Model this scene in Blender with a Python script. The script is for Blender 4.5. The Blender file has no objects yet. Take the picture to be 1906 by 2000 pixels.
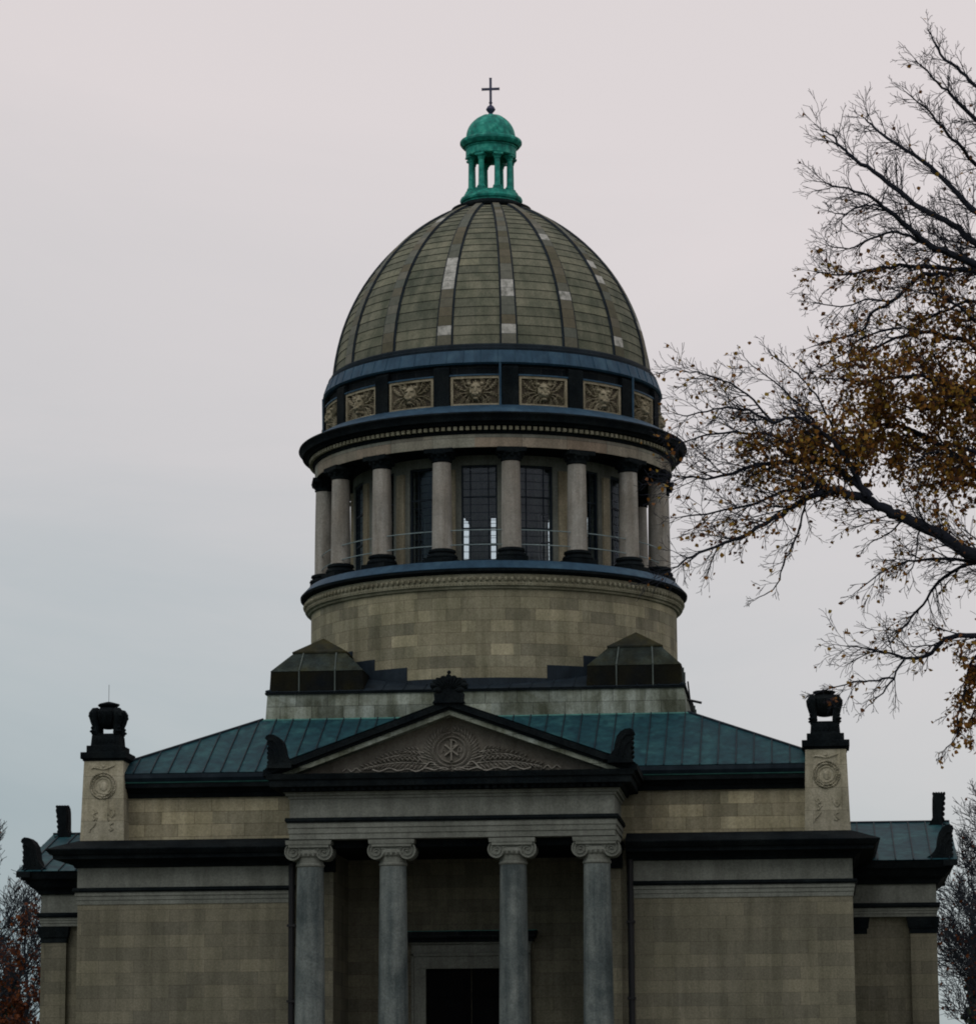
import bpy, math, random
import numpy as np
from mathutils import Vector, Matrix
PI = math.pi; R_ = math.radians
random.seed(7)
scn = bpy.context.scene
col = scn.collection

# ------------------------------------------------------------ camera (standing on the axis path, slightly right)
F_PX, W_PX, H_PX = 6300.0, 1906.0, 2000.0
DIST, AZ, EYE = 120.0, R_(5.5), 1.7
PITCH, ROLL, YAW_OFF = math.atan(1154.0 / 6300.0), R_(0.35), 0.0
CAM = Vector((DIST * math.sin(AZ), -DIST * math.cos(AZ), EYE))

def cam_axes(off):
    az = math.atan2(-CAM.x, -CAM.y) + off
    d = Vector((math.sin(az) * math.cos(PITCH), math.cos(az) * math.cos(PITCH), math.sin(PITCH)))
    r = Vector((math.cos(az), -math.sin(az), 0)); u = r.cross(d)
    c, s = math.cos(ROLL), math.sin(ROLL)
    return d, c * r - s * u, s * r + c * u
off = 0.0
for _ in range(8):
    D_, R0, U0 = cam_axes(off)
    v = Vector((0, 0, 22.0)) - CAM
    off += (953 + F_PX * v.dot(R0) / v.dot(D_) - 963.9) / F_PX
D_, R0, U0 = cam_axes(off)

cd = bpy.data.cameras.new('camera'); cam = bpy.data.objects.new('camera', cd); col.objects.link(cam)
m3 = Matrix((R0, U0, -D_)).transposed()
cam.matrix_world = Matrix.Translation(CAM) @ m3.to_4x4()
cd.sensor_fit = 'HORIZONTAL'; cd.sensor_width = 36.0; cd.lens = 36.0 * F_PX / W_PX
cd.clip_start = 0.5; cd.clip_end = 6000
scn.camera = cam

# ------------------------------------------------------------ node helpers / materials
def new_mat(name):
    m = bpy.data.materials.new(name); m.use_nodes = True
    nt = m.node_tree; b = nt.nodes['Principled BSDF']
    return m, nt, b
def nd(nt, t, **kw):
    n = nt.nodes.new(t)
    for k, v in kw.items():
        if hasattr(n, k): setattr(n, k, v)
    return n
def ramp(nt, fac, stops):
    r = nt.nodes.new('ShaderNodeValToRGB'); e = r.color_ramp.elements
    while len(e) > 1: e.remove(e[-1])
    e[0].position = stops[0][0]; e[0].color = (*stops[0][1], 1)
    for p, c in stops[1:]:
        x = e.new(p); x.color = (*c, 1)
    nt.links.new(fac, r.inputs[0]); return r.outputs[0]
def noise(nt, vec, scale, detail=4, rough=.6, dist=0.0):
    n = nt.nodes.new('ShaderNodeTexNoise'); n.inputs['Scale'].default_value = scale
    n.inputs['Detail'].default_value = detail; n.inputs['Roughness'].default_value = rough
    n.inputs['Distortion'].default_value = dist
    nt.links.new(vec, n.inputs['Vector']); return n.outputs[0]
def mul(nt, a, b, fac=1.0, mode='MULTIPLY'):
    m = nt.nodes.new('ShaderNodeMix'); m.data_type = 'RGBA'; m.blend_type = mode
    if isinstance(fac, float): m.inputs[0].default_value = fac
    else: nt.links.new(fac, m.inputs[0])
    for s, i in ((a, 6), (b, 7)):
        if isinstance(s, tuple): m.inputs[i].default_value = (*s, 1)
        else: nt.links.new(s, m.inputs[i])
    return m.outputs[2]
def coords(nt, rnd=True):
    tc = nt.nodes.new('ShaderNodeTexCoord'); oi = nt.nodes.new('ShaderNodeObjectInfo')
    va = nt.nodes.new('ShaderNodeVectorMath'); va.operation = 'MULTIPLY_ADD'
    nt.links.new(oi.outputs['Random'], va.inputs[0]); va.inputs[1].default_value = (37, 51, 23)
    nt.links.new(tc.outputs['Object'], va.inputs[2])
    return tc, va.outputs[0]
def vmath(nt, a, scale):
    v = nt.nodes.new('ShaderNodeVectorMath'); v.operation = 'MULTIPLY'
    nt.links.new(a, v.inputs[0]); v.inputs[1].default_value = scale; return v.outputs[0]
def bump(nt, b, h, strength=.3, dist=.02):
    n = nt.nodes.new('ShaderNodeBump'); n.inputs['Strength'].default_value = strength; n.inputs['Distance'].default_value = dist
    nt.links.new(h, n.inputs['Height']); nt.links.new(n.outputs[0], b.inputs['Normal'])

def stone(name, c1, c2, stain=(.5, .5, .5), stain_amt=.6, bw=None, bh=None, mortar=(.03, .03, .03), msize=.007,
          streak=.5, rough=.9, grain=.35, bias=0.0, offset=.5, bumps=.35, spec=.2, vary=.9):
    m, nt, b = new_mat(name)
    tc, ob = coords(nt)
    if bw:
        br = nt.nodes.new('ShaderNodeTexBrick'); br.offset = offset
        br.inputs['Scale'].default_value = 1; br.inputs['Brick Width'].default_value = bw; br.inputs['Row Height'].default_value = bh
        br.inputs['Mortar Size'].default_value = msize; br.inputs['Mortar Smooth'].default_value = .3; br.inputs['Bias'].default_value = bias
        br.inputs['Color1'].default_value = (*c1, 1); br.inputs['Color2'].default_value = (*c2, 1); br.inputs['Mortar'].default_value = (*mortar, 1)
        wob = noise(nt, tc.outputs['UV'], 1.3, 2)
        uvj = nt.nodes.new('ShaderNodeVectorMath'); uvj.operation = 'MULTIPLY_ADD'
        nt.links.new(wob, uvj.inputs[0]); uvj.inputs[1].default_value = (.02, .012, 0); nt.links.new(tc.outputs['UV'], uvj.inputs[2])
        nt.links.new(uvj.outputs[0], br.inputs['Vector'])
        b2_ = nt.nodes.new('ShaderNodeTexBrick'); b2_.offset = .31
        b2_.inputs['Scale'].default_value = 1; b2_.inputs['Brick Width'].default_value = bw * 1.83; b2_.inputs['Row Height'].default_value = bh
        b2_.inputs['Mortar Size'].default_value = 0.0; b2_.inputs['Color1'].default_value = (.72, .74, .74, 1); b2_.inputs['Color2'].default_value = (1.18, 1.16, 1.1, 1)
        nt.links.new(uvj.outputs[0], b2_.inputs['Vector'])
        base = mul(nt, br.outputs['Color'], b2_.outputs['Color'], float(vary))
    else:
        base = ramp(nt, noise(nt, ob, .9, 5, .65), [(.3, c1), (.7, c2)])
    s = ramp(nt, noise(nt, ob, .55, 6, .7, .4), [(.36, stain), (.62, (1, 1, 1))])
    base = mul(nt, base, s, float(stain_amt))
    # rain streaks: noise stretched along z
    st = ramp(nt, noise(nt, vmath(nt, ob, (2.6, 2.6, .22)), 1.0, 5, .6), [(.38, stain), (.6, (1, 1, 1))])
    base = mul(nt, base, st, float(streak))
    g = noise(nt, ob, 16, 5, .75)
    gr = ramp(nt, g, [(.3, (1 - grain,) * 3), (.7, (1 + grain * .6,) * 3)])
    base = mul(nt, base, gr)
    nt.links.new(base, b.inputs['Base Color']); b.inputs['Roughness'].default_value = rough
    b.inputs['Specular IOR Level'].default_value = spec
    if bw:
        mh = nt.nodes.new('ShaderNodeMath'); mh.operation = 'SUBTRACT'
        nt.links.new(g, mh.inputs[0]); nt.links.new(br.outputs['Fac'], mh.inputs[1]); bump(nt, b, mh.outputs[0], bumps, .02)
    else: bump(nt, b, g, bumps, .02)
    return m

def metal(name, c1, c2, c3, rough=.6, sc=1.2, streak=.6, spec=.35):
    m, nt, b = new_mat(name); tc, ob = coords(nt)
    base = ramp(nt, noise(nt, ob, sc, 6, .68, .3), [(.3, c1), (.52, c2), (.72, c3)])
    st = ramp(nt, noise(nt, vmath(nt, ob, (3, 3, .4)), 1.2, 5, .6), [(.35, (.45, .5, .55)), (.6, (1, 1, 1))])
    base = mul(nt, base, st, float(streak))
    nt.links.new(base, b.inputs['Base Color']); b.inputs['Roughness'].default_value = rough
    b.inputs['Specular IOR Level'].default_value = spec
    bump(nt, b, noise(nt, ob, 9, 4), .25, .02)
    return m

M = {}
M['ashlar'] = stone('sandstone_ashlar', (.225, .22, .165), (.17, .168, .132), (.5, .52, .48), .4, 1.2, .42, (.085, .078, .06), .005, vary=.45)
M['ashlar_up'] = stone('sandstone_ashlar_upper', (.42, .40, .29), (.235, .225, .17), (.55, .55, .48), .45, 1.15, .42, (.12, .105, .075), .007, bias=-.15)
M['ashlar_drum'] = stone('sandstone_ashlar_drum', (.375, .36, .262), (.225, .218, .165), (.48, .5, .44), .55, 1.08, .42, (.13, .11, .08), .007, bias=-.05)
M['pale'] = stone('pale_weathered_stone', (.47, .55, .52), (.25, .295, .265), (.22, .22, .14), .8, 1.12, .5, (.06, .07, .07), .008, streak=.6)
M['trim'] = stone('grey_trim_stone', (.225, .25, .225), (.17, .19, .17), (.5, .5, .48), .5)
M['trim_warm'] = stone('ochre_carved_stone', (.42, .39, .29), (.31, .295, .215), (.45, .42, .35), .5, grain=.4)
M['band'] = stone('carved_band_stone', (.34, .345, .26), (.25, .255, .19), (.45, .42, .35), .5, grain=.4)
M['panelground'] = stone('shade_toned_panel_ground', (.12, .105, .075), (.075, .065, .048), grain=.5)  # dark colour stands in for crevice shade behind the raised lion carving
M['entab'] = stone('mottled_entablature_blocks', (.30, .32, .28), (.34, .275, .215), (.5, .5, .48), .5, 1.7, .6, (.1, .1, .09), .008, offset=0)
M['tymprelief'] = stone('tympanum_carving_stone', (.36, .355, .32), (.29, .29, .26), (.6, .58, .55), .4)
M['tymp'] = stone('tympanum_stone', (.19, .185, .16), (.15, .148, .13), (.5, .48, .45), .5)  # toned darker than the carving, so relief shade is put into the colour
M['pier'] = stone('pale_pier_stone', (.48, .47, .385), (.38, .37, .30), (.45, .45, .38), .65, 1.9, .76, (.15, .14, .11), .006)
M['column'] = stone('grey_granite_column', (.205, .24, .23), (.15, .178, .172), (.40, .45, .48), .95, streak=.8, grain=.4)
M['drumcol'] = stone('speckled_grey_column', (.40, .395, .36), (.30, .31, .29), (.55, .52, .48), .6, streak=.75, grain=.3)
M['soot'] = stone('soot_black_stone', (.004, .008, .0115), (.016, .022, .024), (.5, .5, .5), .7, grain=.7, spec=.06, bumps=.7)
M['sootb'] = stone('soot_black_blocks', (.007, .011, .015), (.016, .021, .025), (.5, .5, .5), .4, .8, .42, (.04, .045, .05), .01, spec=.08)
M['moss'] = stone('mossy_lead_clad_stone', (.006, .009, .011), (.016, .016, .008), (.6, .6, .6), .5, grain=.5, spec=.08)
M['mossy'] = stone('lichen_green_stone', (.02, .028, .028), (.05, .045, .012), (.35, .38, .3), .7, grain=.5)
M['turretlead'] = stone('streaked_turret_lead', (.045, .07, .072), (.04, .042, .016), (.22, .26, .25), .9, grain=.5)
M['lead'] = metal('blue_grey_lead', (.018, .05, .085), (.028, .072, .118), (.048, .105, .15), spec=.15)
M['leaddark'] = metal('dark_lead', (.008, .015, .022), (.012, .022, .032), (.022, .036, .048), spec=.15)
M['copper'] = metal('teal_copper_sheet', (.007, .034, .05), (.012, .06, .074), (.03, .11, .118), sc=1.0, streak=.8, spec=.12)
M['coppertrim'] = metal('green_copper_trim', (.03, .12, .11), (.04, .17, .15), (.06, .22, .19))
M['verdigris'] = metal('bright_verdigris', (.008, .11, .095), (.012, .27, .215), (.09, .50, .39), sc=3.4, streak=.85, spec=.2)
M['iron'] = metal('dark_bronze', (.03, .035, .075), (.04, .05, .10), (.06, .07, .13))
M['leadpale'] = metal('pale_lead_roll', (.05, .07, .065), (.08, .11, .10), (.12, .15, .13))
M['rail'] = metal('galvanised_rail', (.18, .25, .26), (.22, .3, .31), (.28, .36, .36))
M['rainpipe'] = metal('black_rainpipe', (.004, .006, .009), (.006, .008, .011), (.009, .011, .014))
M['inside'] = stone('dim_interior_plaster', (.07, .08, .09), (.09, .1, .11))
M['door'] = metal('near_black_door', (.001, .0015, .002), (.002, .0025, .003), (.003, .0035, .004), rough=.7, spec=.05)  # near-black, fills the door opening
M['bluedome'] = stone('dome_slabs', (.22, .222, .165), (.18, .187, .145), (.38, .46, .45), .75, 5.3, .375, (.05, .06, .055), .009, streak=.5, offset=.37)
M['steps'] = stone('step_stone', (.22, .21, .19), (.16, .155, .14), bw=1.6, bh=.3)

def rib_mat():
    m, nt, b = new_mat('dome_rib_slabs'); tc, ob = coords(nt)
    sp = nt.nodes.new('ShaderNodeSeparateXYZ'); nt.links.new(tc.outputs['UV'], sp.inputs[0])
    dv = nt.nodes.new('ShaderNodeMath'); dv.operation = 'DIVIDE'; nt.links.new(sp.outputs[1], dv.inputs[0]); dv.inputs[1].default_value = .375
    fl = nt.nodes.new('ShaderNodeMath'); fl.operation = 'FLOOR'; nt.links.new(dv.outputs[0], fl.inputs[0])
    oi = nt.nodes.new('ShaderNodeObjectInfo')
    cb = nt.nodes.new('ShaderNodeCombineXYZ'); nt.links.new(fl.outputs[0], cb.inputs[0]); nt.links.new(oi.outputs['Random'], cb.inputs[1])
    wn = nt.nodes.new('ShaderNodeTexWhiteNoise'); wn.noise_dimensions = '2D'; nt.links.new(cb.outputs[0], wn.inputs['Vector'])
    c = ramp(nt, wn.outputs[0], [(0, (.075, .075, .045)), (.35, (.115, .105, .07)), (.7, (.10, .115, .095)), (1, (.15, .15, .12))])
    isp = nt.nodes.new('ShaderNodeMath'); isp.operation = 'GREATER_THAN'; nt.links.new(sp.outputs[0], isp.inputs[0]); isp.inputs[1].default_value = 1.5
    pl = ramp(nt, noise(nt, ob, 3.5, 5, .7), [(.32, (.17, .18, .16)), (.55, (.46, .47, .44))]); c = mul(nt, c, pl, isp.outputs[0], 'MIX')
    fr = nt.nodes.new('ShaderNodeMath'); fr.operation = 'FRACT'; nt.links.new(dv.outputs[0], fr.inputs[0])
    j = ramp(nt, fr.outputs[0], [(0, (.15, .17, .18)), (.03, (.15, .17, .18)), (.045, (1, 1, 1))])
    c = mul(nt, c, j)
    c = mul(nt, c, ramp(nt, noise(nt, ob, 6, 5, .7), [(.3, (.68, .7, .7)), (.7, (1.1, 1.1, 1.1))]))
    nt.links.new(c, b.inputs['Base Color']); b.inputs['Roughness'].default_value = .85
    bump(nt, b, noise(nt, ob, 16, 4), .3, .02)
    return m
M['rib'] = rib_mat()

def glass_mat():
    m = bpy.data.materials.new('old_window_glass'); m.use_nodes = True; nt = m.node_tree
    for n in list(nt.nodes):
        if n.type != 'OUTPUT_MATERIAL': nt.nodes.remove(n)
    out = [n for n in nt.nodes if n.type == 'OUTPUT_MATERIAL'][0]
    t = nt.nodes.new('ShaderNodeBsdfTransparent'); t.inputs[0].default_value = (.86, .93, .96, 1)
    g = nt.nodes.new('ShaderNodeBsdfGlossy'); g.inputs['Roughness'].default_value = .12; g.inputs[0].default_value = (.6, .7, .8, 1)
    mx = nt.nodes.new('ShaderNodeMixShader'); mx.inputs[0].default_value = .045
    nt.links.new(t.outputs[0], mx.inputs[1]); nt.links.new(g.outputs[0], mx.inputs[2]); nt.links.new(mx.outputs[0], out.inputs[0])
    return m
M['glass'] = glass_mat()

def bark_mat(name, c1, c2):
    m, nt, b = new_mat(name); tc, ob = coords(nt)
    nt.links.new(ramp(nt, noise(nt, vmath(nt, ob, (6, 6, 1.5)), 2, 5), [(.3, c1), (.7, c2)]), b.inputs['Base Color'])
    b.inputs['Roughness'].default_value = .9; b.inputs['Specular IOR Level'].default_value = .2
    bump(nt, b, noise(nt, vmath(nt, ob, (9, 9, 2)), 3, 5), .6, .03)
    return m
def leaf_mat(name, stops, trans=.25):
    m, nt, b = new_mat(name)
    tc = nt.nodes.new('ShaderNodeTexCoord'); sp = nt.nodes.new('ShaderNodeSeparateXYZ'); nt.links.new(tc.outputs['UV'], sp.inputs[0])
    c = ramp(nt, sp.outputs[0], stops)
    nt.links.new(c, b.inputs['Base Color']); b.inputs['Roughness'].default_value = .7; b.inputs['Specular IOR Level'].default_value = .2
    tr = nt.nodes.new('ShaderNodeBsdfTranslucent'); nt.links.new(c, tr.inputs[0])
    mx = nt.nodes.new('ShaderNodeMixShader'); mx.inputs[0].default_value = trans
    out = nt.nodes['Material Output']
    nt.links.new(b.outputs[0], mx.inputs[1]); nt.links.new(tr.outputs[0], mx.inputs[2]); nt.links.new(mx.outputs[0], out.inputs[0])
    return m
M['bark'] = bark_mat('dark_bark', (.010, .014, .024), (.022, .026, .036))
M['barkfar'] = bark_mat('grey_bark', (.014, .02, .03), (.03, .036, .045))
M['leaf'] = leaf_mat('autumn_leaf', [(0, (.055, .028, .03)), (.25, (.15, .065, .025)), (.5, (.27, .125, .022)), (.75, (.27, .165, .028)), (1, (.33, .25, .04))])
M['leafrust'] = leaf_mat('rusty_leaf', [(0, (.05, .02, .012)), (.5, (.12, .035, .012)), (1, (.18, .06, .014))])
M['leafgreen'] = leaf_mat('evergreen_leaf', [(0, (.008, .016, .010)), (.5, (.014, .026, .014)), (1, (.03, .045, .018))], .05)

# ------------------------------------------------------------ mesh builder
class MB:
    def __init__(s): s.v = []; s.f = []; s.uv = []; s.sm = []
    def face(s, idx, uv=None, smooth=False):
        s.f.append(tuple(idx)); s.uv.append(uv); s.sm.append(smooth)
    def vert(s, p): s.v.append(tuple(p)); return len(s.v) - 1
    def quad(s, a, b, c, d, uv=None, smooth=False):
        i = len(s.v); s.v += [tuple(a), tuple(b), tuple(c), tuple(d)]; s.face((i, i + 1, i + 2, i + 3), uv, smooth)
    def tri(s, a, b, c, smooth=False):
        i = len(s.v); s.v += [tuple(a), tuple(b), tuple(c)]; s.face((i, i + 1, i + 2), None, smooth)
    def box(s, x0, x1, y0, y1, z0, z1, tx=0, ty=0):
        # tx, ty: inset of the top
        i = len(s.v)
        s.v += [(x0, y0, z0), (x1, y0, z0), (x1, y1, z0), (x0, y1, z0), (x0 + tx, y0 + ty, z1), (x1 - tx, y0 + ty, z1), (x1 - tx, y1 - ty, z1), (x0 + tx, y1 - ty, z1)]
        for q in ((0, 3, 2, 1), (4, 5, 6, 7), (0, 1, 5, 4), (1, 2, 6, 5), (2, 3, 7, 6), (3, 0, 4, 7)): s.face([i + k for k in q])
    def prism(s, poly, fn, d0, d1):
        # poly: 2D ccw list; fn(a,b,d)->3D
        n = len(poly); i = len(s.v)
        for d in (d0, d1): s.v += [tuple(fn(a, b, d)) for a, b in poly]
        s.face(list(range(i, i + n))[::-1]); s.face(list(range(i + n, i + 2 * n)))
        for k in range(n):
            l = (k + 1) % n; s.face((i + k, i + l, i + n + l, i + n + k))
    def lathe(s, prof, n=96, c=(0, 0), a0=0.0, a1=2 * PI, ru=None, cap0=False, cap1=False, smooth=True, vs=0.0, ends=False):
        # prof: list of (r, z) bottom to top on the outside
        full = abs(a1 - a0 - 2 * PI) < 1e-6
        arc = [0.0]
        for k in range(1, len(prof)): arc.append(arc[-1] + math.dist(prof[k], prof[k - 1]))
        m = n if full else n + 1
        i = len(s.v)
        for r, z in prof:
            for k in range(m):
                a = a0 + (a1 - a0) * k / n
                s.v.append((c[0] + r * math.sin(a), c[1] - r * math.cos(a), z))
        rr = ru or max(p[0] for p in prof)
        for j in range(len(prof) - 1):
            # smooth only round the axis: profile corners stay creased since verts are split per band
            for k in range(n):
                k2 = (k + 1) % m if full else k + 1
                A0 = (a0 + (a1 - a0) * k / n) * rr; A1 = (a0 + (a1 - a0) * (k + 1) / n) * rr
                s.face((i + j * m + k, i + j * m + k2, i + (j + 1) * m + k2, i + (j + 1) * m + k),
                       [(A0, arc[j] + vs), (A1, arc[j] + vs), (A1, arc[j + 1] + vs), (A0, arc[j + 1] + vs)], smooth)
        if cap0: s.face([i + k for k in range(m)][::-1])
        if cap1: s.face([i + (len(prof) - 1) * m + k for k in range(m)])
        if ends and not full:
            s.face([i + j * m for j in range(len(prof))]); s.face([i + j * m + n for j in range(len(prof))][::-1])
    def ringrect(s, hx, y0, y1, prof, closed=False):
        # mitred moulding round the rectangle x in +-hx, y0..y1; prof = (out, z)
        i = len(s.v)
        for o, z in prof:
            s.v += [(-hx - o, y0 - o, z), (hx + o, y0 - o, z), (hx + o, y1 + o, z), (-hx - o, y1 + o, z)]
        for j in range(len(prof) - 1):
            for k in range(4):
                l = (k + 1) % 4; s.face((i + 4 * j + k, i + 4 * j + l, i + 4 * j + 4 + l, i + 4 * j + 4 + k))
        if closed:
            s.face([i + 3, i + 2, i + 1, i]); e = i + 4 * (len(prof) - 1); s.face([e, e + 1, e + 2, e + 3])
    def tube(s, path, rad, n=8, caps=True, smooth=True):
        pts = [Vector(p) for p in path]; i = len(s.v); u = None
        for k, p in enumerate(pts):
            t = (pts[min(k + 1, len(pts) - 1)] - pts[max(k - 1, 0)]).normalized()
            if u is None: u = t.orthogonal().normalized()
            u = (u - t * u.dot(t)).normalized(); w = t.cross(u)
            r = rad[k] if isinstance(rad, (list, tuple)) else rad
            for q in range(n):
                a = 2 * PI * q / n; s.v.append(tuple(p + (u * math.cos(a) + w * math.sin(a)) * r))
        for k in range(len(pts) - 1):
            for q in range(n):
                l = (q + 1) % n; s.face((i + k * n + q, i + k * n + l, i + (k + 1) * n + l, i + (k + 1) * n + q), None, smooth)
        if caps:
            s.face([i + q for q in range(n)][::-1]); s.face([i + (len(pts) - 1) * n + q for q in range(n)])
    def ellipsoid(s, fn, cx, cy, ch, rx, ry, rh, nu=10, nv=6):
        # in relief space (a, b, height)
        i = len(s.v)
        for j in range(nv + 1):
            t = -PI / 2 + PI * j / nv
            for k in range(nu):
                a = 2 * PI * k / nu
                s.v.append(tuple(fn(cx + rx * math.cos(t) * math.cos(a), cy + ry * math.cos(t) * math.sin(a), ch + rh * math.sin(t))))
        for j in range(nv):
            for k in range(nu):
                l = (k + 1) % nu; s.face((i + j * nu + k, i + j * nu + l, i + (j + 1) * nu + l, i + (j + 1) * nu + k), None, True)
    def blade(s, fn, p0, p1, w, h, h0=0.0, t=.42):
        # a carved leaf: ridge above a rhombus
        dx, dy = p1[0] - p0[0], p1[1] - p0[1]; L = math.hypot(dx, dy) or 1e-6; nx, ny = -dy / L, dx / L
        m = (p0[0] + dx * t, p0[1] + dy * t)
        i = len(s.v)
        for a, b, hh in ((p0[0], p0[1], h0), (m[0] - nx * w, m[1] - ny * w, h0), (p1[0], p1[1], h0 + h * .35), (m[0] + nx * w, m[1] + ny * w, h0), (m[0], m[1], h0 + h)):
            s.v.append(tuple(fn(a, b, hh)))
        for q in ((0, 1, 4), (1, 2, 4), (2, 3, 4), (3, 0, 4)): s.face([i + k for k in q])
    def ridge(s, fn, pts, w, h, h0=0.0):
        # raised band following a 2D line in relief space
        n = len(pts); i = len(s.v)
        for k in range(n):
            a = pts[max(k - 1, 0)]; b = pts[min(k + 1, n - 1)]; dx, dy = b[0] - a[0], b[1] - a[1]; L = math.hypot(dx, dy) or 1e-6
            nx, ny = -dy / L, dx / L; ww = w[k] if isinstance(w, (list, tuple)) else w
            for o, hh in ((-1, h0), (-.55, h0 + h), (.55, h0 + h), (1, h0)):
                s.v.append(tuple(fn(pts[k][0] + nx * ww * o, pts[k][1] + ny * ww * o, hh)))
        for k in range(n - 1):
            for o in range(3): s.face((i + 4 * k + o, i + 4 * k + 4 + o, i + 4 * k + 5 + o, i + 4 * k + 1 + o))
        s.face((i, i + 1, i + 2, i + 3)); e = i + 4 * (n - 1); s.face((e + 3, e + 2, e + 1, e))
    def build(s, name, mat, parent=None, fix=True, bevel=0.0):
        me = bpy.data.meshes.new(name); me.from_pydata(s.v, [], s.f)
        uvl = me.uv_layers.new(name='UVMap')
        if fix:
            pass
        me.update()
        data = np.zeros((len(me.loops), 2), dtype=np.float32)
        for p, uv in zip(me.polygons, s.uv):
            st = p.loop_start
            if uv is not None:
                for k, t in enumerate(uv): data[st + k] = t
            else:
                n = p.normal; h = math.hypot(n.x, n.y)
                if h > .5:
                    tx, ty = -n.y / h, n.x / h
                    for k, vi in enumerate(p.vertices):
                        q = s.v[vi]; data[st + k] = (q[0] * tx + q[1] * ty + 3.3 * round(n.x) + 50, q[2] + 20)
                else:
                    for k, vi in enumerate(p.vertices):
                        q = s.v[vi]; data[st + k] = (q[0] + 50, q[1] + 50)
        uvl.data.foreach_set('uv', data.ravel())
        me.polygons.foreach_set('use_smooth', s.sm)
        if any(s.sm):
            try: me.set_sharp_from_angle(angle=R_(32))
            except Exception: pass
        o = bpy.data.objects.new(name, me); col.objects.link(o)
        if mat is not None: me.materials.append(M[mat] if isinstance(mat, str) else mat)
        if parent is not None: o.parent = parent
        if bevel:
            b = o.modifiers.new('soft_edges', 'BEVEL'); b.width = bevel; b.segments = 2; b.limit_method = 'ANGLE'
        return o

def tag(o, label=None, cat=None, group=None, kind=None):
    if label: o['label'] = label
    if cat: o['category'] = cat
    if group: o['group'] = group
    if kind: o['kind'] = kind
    return o
def empty(name, loc=(0, 0, 0)):
    o = bpy.data.objects.new(name, None); o.empty_display_size = .5; col.objects.link(o); o.location = loc; return o
def children_of(o): return [c for c in bpy.data.objects if c.parent == o]
def copy_tree(o, parent=None):
    c = o.copy(); col.objects.link(c); c.parent = parent if parent is not None else o.parent
    for ch in children_of(o): copy_tree(ch, c)
    return c
def around(o, n, a0):
    # place o and its copies round the axis
    out = []
    src = [o] + [copy_tree(o) for _ in range(n - 1)]
    for k, q in enumerate(src): q.rotation_euler = (0, 0, a0 + 2 * PI * k / n); out.append(q)
    return out
XZ = lambda a, b, d: (a, -d, b)      # relief on a plane facing -Y: d = distance in front

# ------------------------------------------------------------ THE MAUSOLEUM
maus = empty('mausoleum')
tag(maus, 'grey domed stone mausoleum with columned portico, ringed drum and green copper lantern', 'mausoleum')

# ---- lower block
HX, YF, YB = 12.96, -12.2, 12.2
RX, RYB = 4.25, -8.8                      # recess behind the portico
b = MB()
zt = 9.57
def wallbox(b, x0, x1, y0, y1, z0, z1): b.box(x0, x1, y0, y1, z0, z1)
wallbox(b, -HX, -RX, YF, RYB, 0, 8.32); wallbox(b, RX, HX, YF, RYB, 0, 8.32)
wallbox(b, -HX, HX, RYB, YB, 0, 8.32)
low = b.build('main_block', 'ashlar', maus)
for sx in (-1, 1):
    b = MB(); x0, x1 = sorted((sx * (HX + .15), sx * 5.0)); b.box(x0, x1, YF - .15, YF - .003, 0, 1.5, 0, .04); b.build('plinth', 'ashlar', low)
# architrave: three fasciae; dark drip; frieze; dark cornice
def pathmould(b, path, prof, fill=True):
    # open mitred moulding; the outside is to the left of the walk
    n = len(path); i = len(b.v); offs = []
    for k in range(n):
        ns = []
        for a, c in ((k - 1, k), (k, k + 1)):
            if 0 <= a and c < n:
                dx, dy = path[c][0] - path[a][0], path[c][1] - path[a][1]; L = math.hypot(dx, dy); ns.append((-dy / L, dx / L))
        if len(ns) == 1: offs.append(ns[0])
        else:
            m = (ns[0][0] + ns[1][0], ns[0][1] + ns[1][1]); q = m[0] * ns[0][0] + m[1] * ns[0][1]; offs.append((m[0] / q, m[1] / q))
    m = len(prof)
    for k in range(n):
        for o, z in prof: b.v.append((path[k][0] + offs[k][0] * o, path[k][1] + offs[k][1] * o, z))
    for k in range(n - 1):
        for j in range(m - 1): b.face((i + k * m + j, i + k * m + j + 1, i + (k + 1) * m + j + 1, i + (k + 1) * m + j))
    b.face([i + j for j in range(m)]); b.face([i + (n - 1) * m + j for j in range(m)][::-1])
def ent(parent, hx, y0, y1, za, zb0, zb1, zf, zc, out, ztop, core=True, dark='soot', xin=None):
    b = MB(); h = (zb0 - za) / 3
    pathmould(b, PATH, [(-.3, za), (.03, za), (.03, za + h), (.055, za + h + .015), (.055, za + 2 * h), (.085, za + 2 * h + .015), (.085, zb0), (-.3, zb0)])
    b.build('architrave', 'trim', parent)
    b = MB(); pathmould(b, PATH, [(-.3, zb0 + .002), (.13, zb0 + .002), (.17, zb0 + .06), (.15, zb1), (-.3, zb1)]); b.build('drip_moulding', dark, parent)
    b = MB(); pathmould(b, PATH, [(-.3, zb1 + .002), (.02, zb1 + .002), (.02, zf), (-.3, zf)]); b.build('frieze', 'trim', parent)
    b = MB(); o = out
    pathmould(b, PATH, [(-.3, zf + .002), (.1, zf + .002), (.16, zf + .12), (.24, zf + .14), (.30, zf + .22), (o * .75, zf + .26), (o * .78, zc - .2), (o * .86, zc - .18), (o, zc - .03), (o, zc), (.02, ztop), (-.6, ztop + .005)])
    b.build('cornice', dark, parent)
PATH = [(-5.55, YF), (-HX, YF), (-HX, YB), (HX, YB), (HX, YF), (5.55, YF)]
ent(low, HX, YF, YB, 8.32, 8.73, 8.88, 9.55, 10.14, .93, 10.47)
b = MB(); b.box(-HX + .004, HX - .004, RYB, YB - .004, 8.322, 10.30)
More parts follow.
